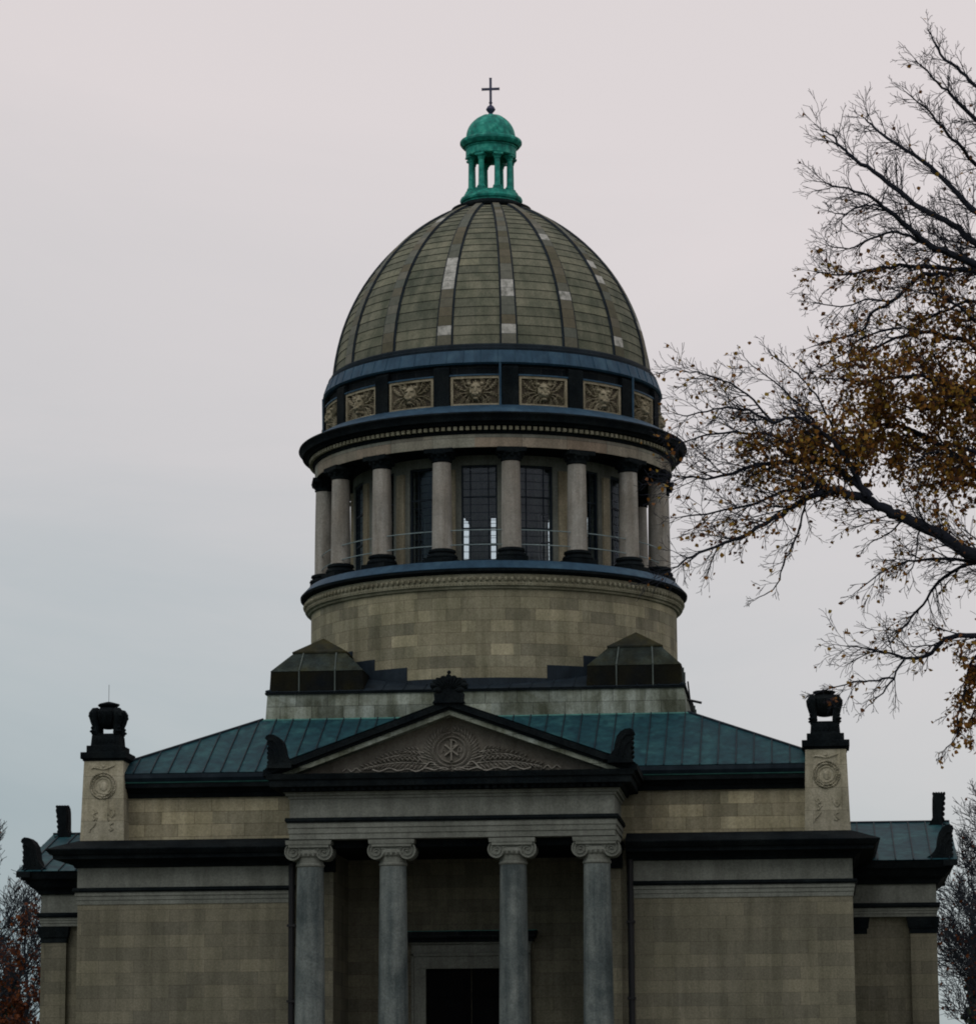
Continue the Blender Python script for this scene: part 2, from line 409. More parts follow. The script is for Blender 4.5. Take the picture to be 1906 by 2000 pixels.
for q in (-1, 1):
    x0, x1 = sorted((q * RX, q * (HX - .004))); b.box(x0, x1, YF + .004, RYB - .002, 8.322, 10.30)
b.build('upper_wall', 'ashlar', low)

# ---- upper block
UX, UY = 12.1, 11.2
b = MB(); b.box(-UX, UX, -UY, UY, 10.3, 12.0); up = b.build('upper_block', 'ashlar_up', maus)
b = MB(); b.ringrect(UX, -UY, UY, [(-.1, 11.97), (.08, 11.97), (.13, 12.12), (.22, 12.15), (.26, 12.25), (.5, 12.28), (.52, 12.42), (-.1, 12.44)]); b.build('cornice', 'soot', up)
b = MB(); b.ringrect(UX, -UY, UY, [(-.1, 12.442), (.54, 12.442), (.56, 12.47), (-.1, 12.475)]); b.build('copper_flashing', 'coppertrim', up)
b = MB(); b.ringrect(UX, -UY, UY, [(-.1, 12.477), (.5, 12.477), (.6, 12.6), (.62, 12.74), (-.1, 12.76)]); b.build('gutter', 'leaddark', up)

# ---- copper hip roof with standing seams
SB = 7.38                                # half side of the square base above
def roof_frustum(hx0, hy0, z0, hx1, hy1, z1, pitch_, mat, parent, name, seam=.03, sh=.05):
    b = MB()
    A = [(-hx0, -hy0, z0), (hx0, -hy0, z0), (hx0, hy0, z0), (-hx0, hy0, z0)]
    B = [(-hx1, -hy1, z1), (hx1, -hy1, z1), (hx1, hy1, z1), (-hx1, hy1, z1)]
    for k in range(4): b.quad(A[k], A[(k + 1) % 4], B[(k + 1) % 4], B[k])
    r = b.build(name, mat, parent)
    s = MB()
    for k in range(4):
        a0, a1 = Vector(A[k]), Vector(A[(k + 1) % 4]); b0, b1 = Vector(B[k]), Vector(B[(k + 1) % 4])
        e = (a1 - a0); L = e.length; e.normalize(); up_ = Vector((-e.y, e.x, 0))
        dep = (b0 - a0).dot(up_); n_ = e.cross((up_ * dep + Vector((0, 0, z1 - z0))).normalized()).normalized()
        l0 = (b0 - a0).dot(e); l1 = L - (a1 - b1).dot(e)
        x = pitch_ * .5
        while x < L:
            t = 1.0
            if x < l0: t = x / l0
            if x > l1: t = (L - x) / (L - l1)
            if t > .03:
                p = a0 + e * x; q = p + (up_ * dep + Vector((0, 0, z1 - z0))) * t
                w = e * seam * .5; h = n_ * sh
                s.quad(p - w, p - w + h, q - w + h, q - w); s.quad(p + w, q + w, q + w + h, p + w + h); s.quad(p - w + h, p + w + h, q + w + h, q - w + h); s.quad(p - w, p + w, p + w + h, p - w + h)
            x += pitch_
        s.tube([a0 + n_ * .02, b0 + n_ * .02], .05, 6)
    s.build('standing_seam', 'leaddark' if mat == 'copper' else 'leaddark', r)
    return r
roof_frustum(UX + .6, UY + .6, 12.765, SB + .1, SB + .1, 15.03, .60, 'copper', maus, 'hip_roof')

# ---- corner piers on the cornice, each with cap and carvings
pier_reliefs = []
def corner_pier(sx, sy):
    b = MB()
    cx, cy = sx * 12.2, sy * (11.27)
    b.box(cx - .76, cx + .76, cy - .76, cy + .76, 10.46, 13.2, .08, .08)
    p = b.build('corner_pier', 'pier', maus, bevel=.015)
    b = MB()
    b.box(cx - .72, cx + .72, cy - .72, cy + .72, 13.2, 13.27); b.box(cx - .79, cx + .79, cy - .79, cy + .79, 13.272, 13.5)
    b.box(cx - .62, cx + .62, cy - .62, cy + .62, 13.502, 13.74)
    b.build('cap', 'soot', p, bevel=.02)
    if sy < 0:
        b = MB()
        fn = lambda a, z, h: (cx + a, cy - .76 + (z - 10.46) * .08 / 2.74 - h, z)
        rnd = random.Random(3 + sx)
        zc = 12.35
        for k in range(30):                                  # wreath
            t = 2 * PI * k / 30
            for rr, ww in ((.33, .05), (.42, .045)):
                p0 = (rr * math.cos(t), zc + rr * math.sin(t)); q = t + .42
                b.blade(fn, p0, ((rr + .05) * math.cos(q), zc + (rr + .05) * math.sin(q)), ww * rnd.uniform(.8, 1.3), rnd.uniform(.05, .11))
        b.ridge(fn, [(.26 * math.cos(t), zc + .26 * math.sin(t)) for t in np.linspace(0, 2 * PI, 25)], .025, .035)
        b.ellipsoid(fn, .02, zc - .02, 0, .15, .17, .05)
        for k in range(9): b.ellipsoid(fn, rnd.uniform(-.22, .2), zc - .30 + rnd.uniform(-.09, .07), 0, .06, .05, .06, 6, 4)
        # ribbon above, floating ends below
        b.ridge(fn, [(-.42, 12.93), (-.34, 12.98), (-.2, 12.96), (-.05, 12.92), (.1, 12.93), (.25, 12.99), (.38, 13.03)], [.01, .035, .045, .03, .03, .04, .01], .05)
        b.ellipsoid(fn, -.25, 12.97, 0, .1, .035, .04, 6, 4); b.ellipsoid(fn, 0, 13.0, 0, .06, .05, .06, 6, 4)
        for q in (-1, 1):
            b.ridge(fn, [(q * .28 + .0, 11.55), (q * .2, 11.45), (q * .34, 11.36), (q * .22, 11.27), (q * .3, 11.18)] if q < 0 else [(.22, 11.55), (.24, 11.38), (.32, 11.28), (.40, 11.36), (.39, 11.52)], .035, .045)
            b.ridge(fn, [(q * .22, 11.1), (q * .3, 10.98), (q * .42, 10.88), (q * .44, 10.78)] if q < 0 else [(.38, 11.08), (.26, 11.03), (.3, 10.94), (.38, 10.88), (.3, 10.82), (.24, 10.86)], .03, .045)
            for k in range(5): b.ellipsoid(fn, q * .3 + rnd.uniform(-.12, .12), 11.35 + rnd.uniform(-.2, .2), 0, .04, .05, .035, 6, 4)
        b.build('carved_relief', 'pier', p)
    return p
for sx in (-1, 1):
    for sy in (-1, 1): corner_pier(sx, sy)

# ---- urns on the piers (things of their own)
def urn(loc, label, lid):
    x, y, z = loc
    t = empty('stone_urn', loc); tag(t, label, 'urn', 'urns on the corner piers')
    b = MB(); b.box(-.5, .5, -.5, .5, 0, .36, .03, .03); b.box(-.44, .44, -.44, .44, .362, .42)
    for sx in (-1, 1):
        for k in range(6): b.box(-.36 + k * .13, -.29 + k * .13, -.52, -.5, .1, .22)
        break
    b.build('block', 'soot', t, bevel=.015)
    b = MB()
    b.lathe([(.0, .64), (.12, .61), (.22, .63), (.36, .70), (.46, .82), (.53, .98), (.56, 1.10), (.55, 1.17), (.50, 1.23), (.38, 1.29), (.29, 1.34)], 28)
    for k in range(16):
        a = 2 * PI * k / 16; b.tube([(.44 * math.sin(a), -.44 * math.cos(a), .80), (.55 * math.sin(a), -.55 * math.cos(a), 1.0), (.56 * math.sin(a), -.56 * math.cos(a), 1.15), (.45 * math.sin(a), -.45 * math.cos(a), 1.24)], [.03, .055, .06, .03], 6)
    b.build('bowl', 'soot', t)
    b = MB()
    b.lathe([(.28, 1.3), (.29, 1.35), (.37, 1.41), (.385, 1.45), (.36, 1.475)] + ([(.2, 1.52), (.06, 1.555), (0, 1.56)] if lid else [(.3, 1.44), (0, 1.42)]), 8, smooth=False)
    if lid: b.tube([(0, 0, 1.55), (.0, 0, 2.15)], .008, 5)
    b.build('lid' if lid else 'rim', 'moss' if not lid else 'soot', t)
    for sx in (-1, 1):
        for sy in (-1, 1):
            b = MB()
            path = [(.36, .42), (.39, .5), (.37, .6), (.37, .7), (.40, .84), (.42, .98), (.42, 1.10), (.38, 1.2), (.3, 1.28)]
            rad = [.13, .14, .12, .12, .14, .16, .18, .15, .06]
            b.tube([(sx * a, sy * a, h) for a, h in path], rad, 10)
            fe = lambda p, q, h: (sx * p, sy * q, h)
            b.ellipsoid(fe, .47, .47, 1.07, .12, .12, .12, 8, 6); b.ellipsoid(fe, .53, .53, 1.02, .06, .06, .06, 8, 6); b.ellipsoid(fe, .46, .42, 1.18, .09, .09, .06, 8, 6)
            b.ellipsoid(fe, .43, .43, .50, .13, .13, .06, 8, 6); b.ellipsoid(fe, .45, .45, .62, .07, .07, .06, 8, 6); b.ellipsoid(fe, .47, .47, .82, .05, .05, .07, 8, 6)
            b.build('leg', 'soot', t)
    return t
urn((-12.2, -11.27, 13.742), 'black stone urn with peaked lid and thin rod on the left carved pier', True)
urn((12.2, -11.27, 13.742), 'mossy open black urn on the carved pier under the autumn branches', False)
for sx in (-1, 1): pass

# ---- portico: entablature, pediment, columns, recess, steps
PX, PY = 5.30, -14.92
b = MB(); b.box(-PX + .02, PX - .02, PY + .02, -11.3, 10.2, 12.2); pe = b.build('portico_entablature', 'trim', maus)
h = .18
b = MB(); b.ringrect(PX, PY, -9, [(-.6, 10.195), (.03, 10.195), (.03, 10.37), (.06, 10.385), (.06, 10.55), (.09, 10.565), (.09, 10.73), (-.3, 10.73)]); b.build('architrave', 'trim', pe)
b = MB(); b.ringrect(PX, PY, -9, [(-.3, 10.732), (.13, 10.732), (.17, 10.80), (.15, 10.89), (-.3, 10.89)]); b.build('drip_moulding', 'soot', pe)
b = MB(); b.ringrect(PX, PY, -9, [(-.3, 10.892), (.02, 10.892), (.02, 11.5), (.06, 11.52), (.07, 11.6), (.14, 11.62), (.15, 11.68), (.22, 11.72), (-.3, 11.73)]); b.build('frieze', 'trim', pe)
b = MB(); b.ringrect(PX, PY, -9, [(-.3, 11.732), (.26, 11.732), (.32, 11.84), (.6, 11.87), (.62, 12.08), (.68, 12.1), (.74, 12.28), (-.3, 12.30)]); b.build('cornice', 'soot', pe)
# dentil-like blocks under the cornice
b = MB()
for k in range(44):
    x = -5.45 + k * .2535; b.box(x, x + .13, PY - .44, PY - .32, 11.75, 11.862)
b.build('dentil_course', 'soot', pe)
# pediment
SL = (14.3 - 12.28) / 5.6
YP = -15.0
b = MB(); b.prism([(-5.7, 12.302), (5.7, 12.302), (0, 12.302 + 5.7 * SL)], lambda a, z, d: (a, d, z), YP + .25, -8.6)
b.f = [f[::-1] for f in b.f]
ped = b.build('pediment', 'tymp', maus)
def rake(o0, o1, y0, y1, mat, name, ends=6.05, z0=12.28):
    # o0, o1 perpendicular-ish vertical offsets above the tympanum line
    b = MB(); E = ends
    for s in (-1, 1):
        poly = [(0, z0 + 5.6 * SL + o0), (0, z0 + 5.6 * SL + o1), (s * E, z0 + (5.6 - E) * SL + o1), (s * E, z0 + (5.6 - E) * SL + o0)]
        if s > 0: poly = poly[::-1]
        b.prism(poly, lambda a, z, d: (a, d, z), y1, y0)
    return b.build(name, mat, ped)
rake(-.14, .02, YP - .34, YP + .3, 'pale', 'rake_band', 5.75)
rake(.022, .12, YP - .40, YP + .3, 'soot', 'raking_bed_moulding', 6.0)
rake(.122, .34, YP - .52, -8.6, 'soot', 'raking_cornice', 6.12)
b = MB()
for s in (-1, 1):
    z1 = 12.28 + 5.6 * SL + .35; z0 = 12.28 + (5.6 - 6.0) * SL + .35
    q = [(0, YP - .55, z1), (s * 6.05, YP - .55, z0), (s * 6.05, -8.0, z0), (0, -8.0, z1)]
    b.quad(*(q if s < 0 else q[::-1]))
b.build('portico_roof', 'copper', maus)
# tympanum carving: wreath with the Chi-Rho between alpha and omega, palm fronds and ribbons
b = MB(); yt = -(YP + .25)
fn = lambda a, z, h: (a, -(yt + h), z)
rnd = random.Random(5)
wc = (0.0, 13.06); 
for k in range(38):
    t = -PI / 2 + (PI) * ((k % 19) / 19.0) * .93; s = 1 if k < 19 else -1
    for rr, dr, ww in ((.44, .0, .05), (.52, .13, .055), (.62, .27, .06)):
        a0 = (s * rr * math.cos(t), wc[1] + rr * math.sin(t)); q = t + .30
        a1 = (s * (rr + dr) * 1.05 * math.cos(q), max(12.36, wc[1] + (rr + dr) * .9 * math.sin(q)))
        b.blade(fn, a0, (a1[0] * 1.0 + s * .05 * math.cos(q + 1.2), a1[1] + .05 * math.sin(q + 1.2)), ww * 1.0, .15)
b.ridge(fn, [(0, 12.72), (0, 13.40)], .04, .13); b.ridge(fn, [(-.06, 13.40), (.06, 13.40)], .02, .08); b.ridge(fn, [(-.06, 12.72), (.06, 12.72)], .02, .08)
b.ridge(fn, [(0, 13.39), (.12, 13.37), (.17, 13.29), (.12, 13.2), (0, 13.17)], .028, .10)
b.ridge(fn, [(-.22, 12.88), (.22, 13.24)], .038, .12); b.ridge(fn, [(.22, 12.88), (-.22, 13.24)], .038, .121)
b.ridge(fn, [(-.33, 12.98), (-.26, 13.16), (-.19, 12.98)], .018, .06); b.ridge(fn, [(-.3, 13.05), (-.22, 13.05)], .014, .05)
b.ridge(fn, [(.2, 12.99), (.24, 12.99), (.21, 13.06), (.24, 13.14), (.3, 13.14), (.33, 13.06), (.3, 12.99), (.34, 12.99)], .016, .06)
def frond(x0, z0, x1, z1, bend, n, ln, s):
    pts = []
    for k in range(n + 1):
        t = k / n; pts.append((x0 + (x1 - x0) * t, z0 + (z1 - z0) * t + bend * math.sin(PI * t)))
    b.ridge(fn, pts, .022, .06)
    for k in range(1, n + 1):
        t = k / n; L = ln * (1.05 - .55 * t)
        for q in (-1, 1):
            ang = math.atan2(z1 - z0, x1 - x0) + q * R_(48 - 16 * t)
            tz = max(12.36, pts[k][1] + L * math.sin(ang)); b.blade(fn, pts[k], (pts[k][0] + L * math.cos(ang), tz), .048, .17)
for s in (-1, 1):
    frond(s * .75, 12.62, s * 2.85, 12.52, .10, 14, .42, s)
    frond(s * .8, 12.80, s * 2.35, 12.78, .14, 10, .38, s)
    frond(s * .9, 12.98, s * 1.6, 13.02, .05, 5, .30, s)
    rb = [(s * (.1 + .12 * k), 12.44 + .045 * math.sin(k * 1.25) + .02 * math.sin(k * .5)) for k in range(22)]
    b.ridge(fn, rb, .032, .09)
    b.ridge(fn, [(s * (.5 + .06 * k), 12.55 + .13 * math.sin(k * .55)) for k in range(9)], .03, .11)
    b.ridge(fn, [(s * (2.75 + .07 * k), 12.46 + .06 * math.sin(k * 1.4)) for k in range(13)], .028, .07)
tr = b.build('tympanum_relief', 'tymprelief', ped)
tr['label'] = 'carved laurel wreath round a Chi-Rho with palm fronds and ribbons'

# Ionic columns
def ionic_column():
    b = MB(); prof = [(.53, 1.55), (.50, 1.62)]
    for k in range(13):
        t = k / 12; prof.append((.505 - .07 * t ** 1.5, 1.7 + (9.3 - 1.7) * t))
    b.lathe(prof, 40)
    s = b.build('portico_column', 'column', maus)
    b = MB()
    b.lathe([(.435, 9.302), (.47, 9.34), (.47, 9.39), (.435, 9.42), (.435, 9.60), (.49, 9.66), (.53, 9.74), (.5, 9.84), (.4, 9.86)], 40)
    for k in range(20):
        a = 2 * PI * k / 20; b.ellipsoid(lambda p, q, h: (p, q, h), .50 * math.sin(a), -.5 * math.cos(a), 9.70, .05, .05, .08, 6, 4)
    b.box(-.66, .66, -.5, .5, 9.93, 10.02); b.box(-.74, .74, -.52, .52, 10.022, 10.16, -.02, -.02)
    for q in (-1, 1):
        for s2 in (-1, 1):
            cx = s2 * .50; cz = 9.78
            f2 = lambda a, z, h: (a, q * (.40 + h), z)
            # disc of the volute
            n = 28; i = len(b.v)
            b.prism([(cx + .27 * math.cos(2 * PI * k / n) * 1.0, cz + .27 * math.sin(2 * PI * k / n)) for k in range(n)][::q], lambda a, z, h: (a, q * h, z), 0.06, .40)
            sp = []
            for k in range(60):
                t = k / 59; ang = PI / 2 - s2 * (-1) * (-t) * 2 * PI * 2.4 * -1
                ang = PI / 2 - s2 * t * 2 * PI * 2.4
                r = .27 * (1 - t) ** .85 + .03
                sp.append((cx + r * math.cos(ang), cz + r * math.sin(ang)))
            b.ridge(f2, sp, [.028 * (1 - .45 * k / 59) for k in range(60)], .055)
            b.ellipsoid(f2, cx, cz, 0, .045, .045, .07, 8, 6)
        # channel joining the volutes
        b.ridge(lambda a, z, h: (a, q * (.40 + h), z), [(-.5, 10.05), (-.25, 10.03), (0, 10.02), (.25, 10.03), (.5, 10.05)], .03, .05)
        b.ridge(lambda a, z, h: (a, q * (.40 + h), z), [(-.33, 9.9), (-.15, 9.84), (0, 9.825), (.15, 9.84), (.33, 9.9)], .022, .05)
    b.box(-.5, .5, -.40, .40, 9.84, 9.932)
    for q in (-1, 1): b.box(-.52, .52, q * .40 - .012, q * .40 + .012, 9.84, 10.03)
    # bolsters
    for s2 in (-1, 1):
        b.tube([(s2 * .5, -.4, 9.78), (s2 * .5, -.1, 9.79), (s2 * .5, .1, 9.79), (s2 * .5, .4, 9.78)], [.25, .2, .2, .25], 20)
    b.build('capital', 'trim', s)
    b = MB()
    b.box(-.7, .7, -.7, .7, 1.2, 1.34); b.lathe([(.68, 1.342), (.7, 1.38), (.66, 1.44), (.57, 1.45), (.57, 1.48), (.62, 1.5), (.6, 1.548), (.5, 1.55)], 36)
    b.build('column_base', 'column', s)
    return s
c0 = ionic_column()
for k, x in enumerate((-4.70, -1.97, 1.97, 4.70)):
    c = c0 if k == 0 else copy_tree(c0)
    c.location = (x, -14.46, 0)
# ceiling, recess and antae
b = MB(); b.box(-PX + .05, PX - .05, PY + .55, RYB + .02, 9.95, 10.19); b.build('portico_ceiling', 'soot', maus)
for s in (-1, 1):
    b = MB(); x0, x1 = sorted((s * 4.25, s * 5.35)); b.box(x0, x1, YF - .16, YF - .003, 1.2, 9.3); a = b.build('anta', 'ashlar', maus)
    b = MB(); b.box(x0 - .06, x1 + .06, YF - .24, YF - .003, 9.302, 9.93); b.box(x0 - .12, x1 + .12, YF - .3, YF - .004, 9.932, 10.18); b.build('anta_capital', 'soot', a)
    b = MB(); b.tube([(s * 5.66, YF - .12, 0), (s * 5.66, YF - .12, 9.6)], .105, 10)
    for z in (2.5, 5, 7.5): b.box(s * 5.66 - .14, s * 5.66 + .14, YF - .25, YF - .01, z, z + .08)
    b.build('rainwater_pipe', 'rainpipe', maus)
# floor + steps
b = MB(); b.box(-6.2, 6.2, -15.6, RYB, 0, 1.195)
for k in range(7): b.box(-6.2, 6.2, -15.6 - .36 * (k + 1), -15.602 - .36 * k, 0, 1.195 - .17 * (k + 1) + .0)
b.build('portico_steps', 'steps', maus)
# doorway in the back wall of the recess
b = MB(); y = RYB
b.box(-1.95, -1.55, y - .2, y - .003, 1.2, 6.2); b.box(1.55, 1.95, y - .2, y - .003, 1.2, 6.2); b.box(-1.95, 1.95, y - .2, y - .003, 6.202, 6.62)
b.box(-2.05, -1.952, y - .26, y - .003, 1.2, 6.72); b.box(1.952, 2.05, y - .26, y - .003, 1.2, 6.72); b.box(-2.05, 2.05, y - .26, y - .003, 6.622, 6.73)
b.box(-2.05, 2.05, y - .16, y - .003, 6.732, 7.03); b.box(-2.1, 2.1, y - .28, y - .003, 7.032, 7.1)
dw = b.build('doorway', 'trim', maus, bevel=.01)
b = MB(); b.box(-2.15, 2.15, y - .42, y - .003, 7.102, 7.22); b.box(-2.24, 2.24, y - .58, y - .003, 7.222, 7.38); b.box(-2.28, 2.28, y - .62, y - .003, 7.382, 7.45); b.build('door_cornice', 'sootb', dw)
b = MB(); b.box(-2.3, 2.3, y - .64, y - .4, 7.452, 7.475); b.build('copper_flashing', 'coppertrim', dw)
b = MB()
for s in (-1, 1):
    x0, x1 = sorted((s * .01, s * 1.55)); b.box(x0, x1, y - .05, y - .012, 1.2, 6.2)
    for j in range(5): b.box(x0 + .15, x1 - .15, y - .075, y - .05, 1.4 + j * .96, 2.2 + j * .96)
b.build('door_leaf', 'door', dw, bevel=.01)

# ---- acroteria
def palmette_front(name, w, hgt, th, parent, tip=True):
    # faces -Y, base centre at origin
    b = MB()
    fnp = lambda a, z, d: (a, d, z)
    b.prism([(-.46 * w, 0), (.46 * w, 0), (.40 * w, .10 * hgt), (.42 * w, .3 * hgt), (-.42 * w, .3 * hgt), (-.40 * w, .1 * hgt)], fnp, th / 2, -th / 2)
    pts = []
    lob = 11
    for k in range(lob * 6 + 1):
        t = k / (lob * 6); a = PI * (1.12 - 1.24 * t)
        r = .42 + .075 * abs(math.sin(t * lob * PI)) ; rz = 1.0 + .15 * math.exp(-((a - PI / 2) / .22) ** 2)
        pts.append((r * w * math.cos(a) * 1.08, (.55 + r * .62 * rz * math.sin(a)) * hgt))
    b.prism([(-.34 * w, .3 * hgt), (.34 * w, .3 * hgt)] + pts[::-1], fnp, th * .4, -th * .4)
    f2 = lambda a, z, h: (a, -th * .4 - h, z)
    for k in range(lob):
        a = PI * (1.0 - (k + .5) / lob)
        b.blade(f2, (.08 * w * math.cos(a), .42 * hgt), (.46 * w * math.cos(a), (.52 + .36 * math.sin(a)) * hgt), .045 * w, .07)
    for s in (-1, 1):
        b.ellipsoid(f2, s * .32 * w, .40 * hgt, .0, .13 * w, .1 * hgt, .1)
        b.ellipsoid(f2, s * .42 * w, .55 * hgt, -.05, .12 * w, .09 * hgt, .12)
    if tip: b.ellipsoid(lambda p, q, hh: (p, q, hh), 0, 0, .97 * hgt, .06 * w, .08, .06 * hgt, 8, 6)
    o = b.build(name, 'soot', parent)
    return o
ac = palmette_front('acroterion', 1.16, 1.06, .45, maus); ac.location = (0, -15.42, 14.52)
ac['label'] = 'crown-like palmette ornament on the tip of the pediment'
def corner_acroterion(parent, w=.82, hgt=1.12, th=.8):
    # profile seen from the front: straight scalloped face to -X, round back to +X ; origin at outer foot
    b = MB(); pts = [(0, 0), (.04, .18), (-.02, .3), (.05, .42), (0, .55), (.03, .68), (-.03, .80), (.0, .88), (-.1, .96), (-.06, 1.06), (.06, 1.12), (.24, 1.1), (.42, 1.0), (.55, .84), (.62, .62), (.66, .38), (.78, .2), (.95, .06), (1.1, 0)]
    pts = [(a * w / .82, z * hgt / 1.12) for a, z in pts][::-1]
    b.prism(pts, lambda a, z, d: (a, d, z), th / 2, -th / 2)
    for k in range(6):
        b.ellipsoid(lambda p, q, hh: (p, q, hh), .02, 0, .12 + k * .17, .1, th * (.5 - .04 * abs(k - 3)), .085, 8, 6)
    for s in (-1, 1):
        f2 = lambda a, z, h: (a, s * (th / 2 + h), z)
        b.ridge(f2, [(.55, .15), (.48, .45), (.38, .72), (.2, .9), (.05, .9)], .05, .04)
        b.ridge(f2, [(.35, .1), (.3, .35), (.22, .55), (.08, .65)], .045, .035)
    b.box(-.02, .9, -th * .55, th * .55, -.12, -.002)
    return b.build('acroterion', 'soot', parent)
a1 = corner_acroterion(maus); a1.location = (-5.95, -15.3, 12.58); a1.scale = (.88, .9, .9)
a2 = a1.copy(); col.objects.link(a2); a2.parent = maus; a2.location = (5.95, -15.3, 12.58); a2.rotation_euler = (0, 0, PI)

def ridge_acroterion(parent):
    b = MB()
    pts = [(.0, 0), (.06, .2), (.0, .3), (.05, .42), (-.01, .5), (.03, .62), (-.04, .7), (.0, .8), (-.07, .88), (-.12, 1.02), (-.06, 1.16), (.1, 1.18), (.3, 1.2), (.46, 1.19), (.50, 1.0), (.52, .6), (.52, .3), (.62, .12), (.72, 0)][::-1]
    b.prism(pts, lambda a, z, d: (a, d, z), .30, -.30)
    b.prism([(x * .86 + .05, z * .97) for x, z in pts], lambda a, z, d: (a, d, z), .5, -.5)
    for k in range(5): b.ellipsoid(lambda p, q, hh: (p, q, hh), .03 - .02 * k, 0, .2 + k * .2, .1, .36, .09, 8, 6)
    for k in range(5): b.ellipsoid(lambda p, q, hh: (p, q, hh), -.08 + .13 * k, 0, 1.17, .07, .40 - .03 * k, .07, 8, 6)
    b.box(-.1, .75, -.55, .55, -.14, -.002)
    return b.build('acroterion', 'soot', parent)
# ---- side wings
def wing(s):
    hy = 4.85; x0, x1 = 12.96, 15.95
    b = MB(); X0, X1 = sorted((s * (x0 - 1), s * (x1 - .12))); b.box(X0, X1, -hy + .22, hy - .22, 0, 8.02); w = b.build('side_wing', 'ashlar', maus)
    # pilasters at the corners and beside the main block
    for yy in (-1, 1):
        for xa, xb in ((x1 - .92, x1), (x0 - .2, x0 + .55)):
            A, B_ = sorted((s * xa, s * xb)); y0, y1 = sorted((yy * hy, yy * (hy - .9))) if xa > x0 else sorted((yy * hy, yy * (hy - .3)))
            b = MB(); b.box(A, B_, y0, y1, 0, 7.43); p = b.build('pilaster', 'ashlar', w)
            b = MB(); b.box(A - .02, B_ + .02, y0 - .02, y1 + .02, 7.432, 7.62); b.box(A - .06, B_ + .06, y0 - .06, y1 + .06, 7.622, 8.0, -.06, -.06); b.build('capital', 'soot', p)
    cx = s * (x0 - 1 + x1) / 2; hx = (x1 - x0 + 1) / 2
    def rr(prof, nm, mat):
        b = MB(); b.ringrect(hx, -hy, hy, prof); b.v = [(v[0] + cx, v[1], v[2]) for v in b.v]; return b.build(nm, mat, w)
    rr([(-.5, 8.02), (.02, 8.02), (.02, 8.12), (.045, 8.13), (.045, 8.22), (.07, 8.23), (.07, 8.33), (-.3, 8.33)], 'architrave', 'trim')
    rr([(-.3, 8.332), (.12, 8.332), (.15, 8.4), (.13, 8.5), (-.3, 8.5)], 'drip_moulding', 'soot')
    rr([(-.3, 8.502), (.02, 8.502), (.02, 9.15), (-.3, 9.15)], 'frieze', 'trim')
    rr([(-.3, 9.152), (.1, 9.152), (.18, 9.3), (.34, 9.4), (.5, 9.62), (.62, 9.68), (.7, 9.86), (.74, 9.93), (-.3, 9.94)], 'cornice', 'soot')
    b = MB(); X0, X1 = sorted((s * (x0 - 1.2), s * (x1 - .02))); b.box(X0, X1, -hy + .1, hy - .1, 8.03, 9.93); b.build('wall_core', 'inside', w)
    # gabled roof, gable to the side
    er, zr, ze = 5.62, 11.72, 9.95
    XE = s * 16.72; XI = s * 11.8
    b = MB(); L, Rr = sorted((XE, XI))
    for q in (-1, 1):
        f = [(L, q * er, ze), (Rr, q * er, ze), (Rr, 0, zr), (L, 0, zr)]
        b.quad(*(f if q < 0 else f[::-1]))
    b.tri((XE - s * .9, -er + .3, ze), (XE - s * .9, er - .3, ze), (XE - s * .9, 0, zr - .1)); r = b.build('gable_roof', 'copper', w)
    b = MB(); x = L + .3
    sl = Vector((0, er, zr - ze)).normalized()
    while x < Rr:
        for q in (-1, 1):
            n = Vector((0, q * sl.z, sl.y)) * .05
            A = Vector((x, q * er, ze)); B_ = Vector((x, 0, zr)); ww = Vector((.016, 0, 0))
            b.quad(A - ww, A - ww + n, B_ - ww + n, B_ - ww); b.quad(A + ww, B_ + ww, B_ + ww + n, A + ww + n); b.quad(A - ww + n, A + ww + n, B_ + ww + n, B_ - ww + n)
        x += .62
    b.tube([(L, 0, zr + .02), (Rr, 0, zr + .02)], .05, 6)
    b.build('standing_seam', 'leaddark', r)
    b = MB()
    for q in (-1, 1):
        poly = [(0, zr - .02), (0, zr - .3), (q * (er + .02), ze - .22), (q * (er + .02), ze - .02)]
        if q < 0: poly = poly[::-1]
        b.prism(poly, lambda a, z, d: (d, a, z), min(XE, XE - s * .5), max(XE, XE - s * .5))
    b.build('raking_cornice', 'soot', w)
    # ornaments: one on the ridge end, one on each eave corner
    o = ridge_acroterion(w); o.rotation_euler = (0, 0, 0 if s < 0 else PI); o.location = (s * 16.5, 0, zr - .1); o.scale = (.74, .85, .97)
    for q in (-1, 1):
        o = corner_acroterion(w, .8, 1.2, .9); o.location = (s * 16.55, q * 5.0, ze + .1); o.rotation_euler = (0, 0, 0 if s < 0 else PI); o.scale = (.82, .9, .95)
    return w
wing(-1); wing(1)

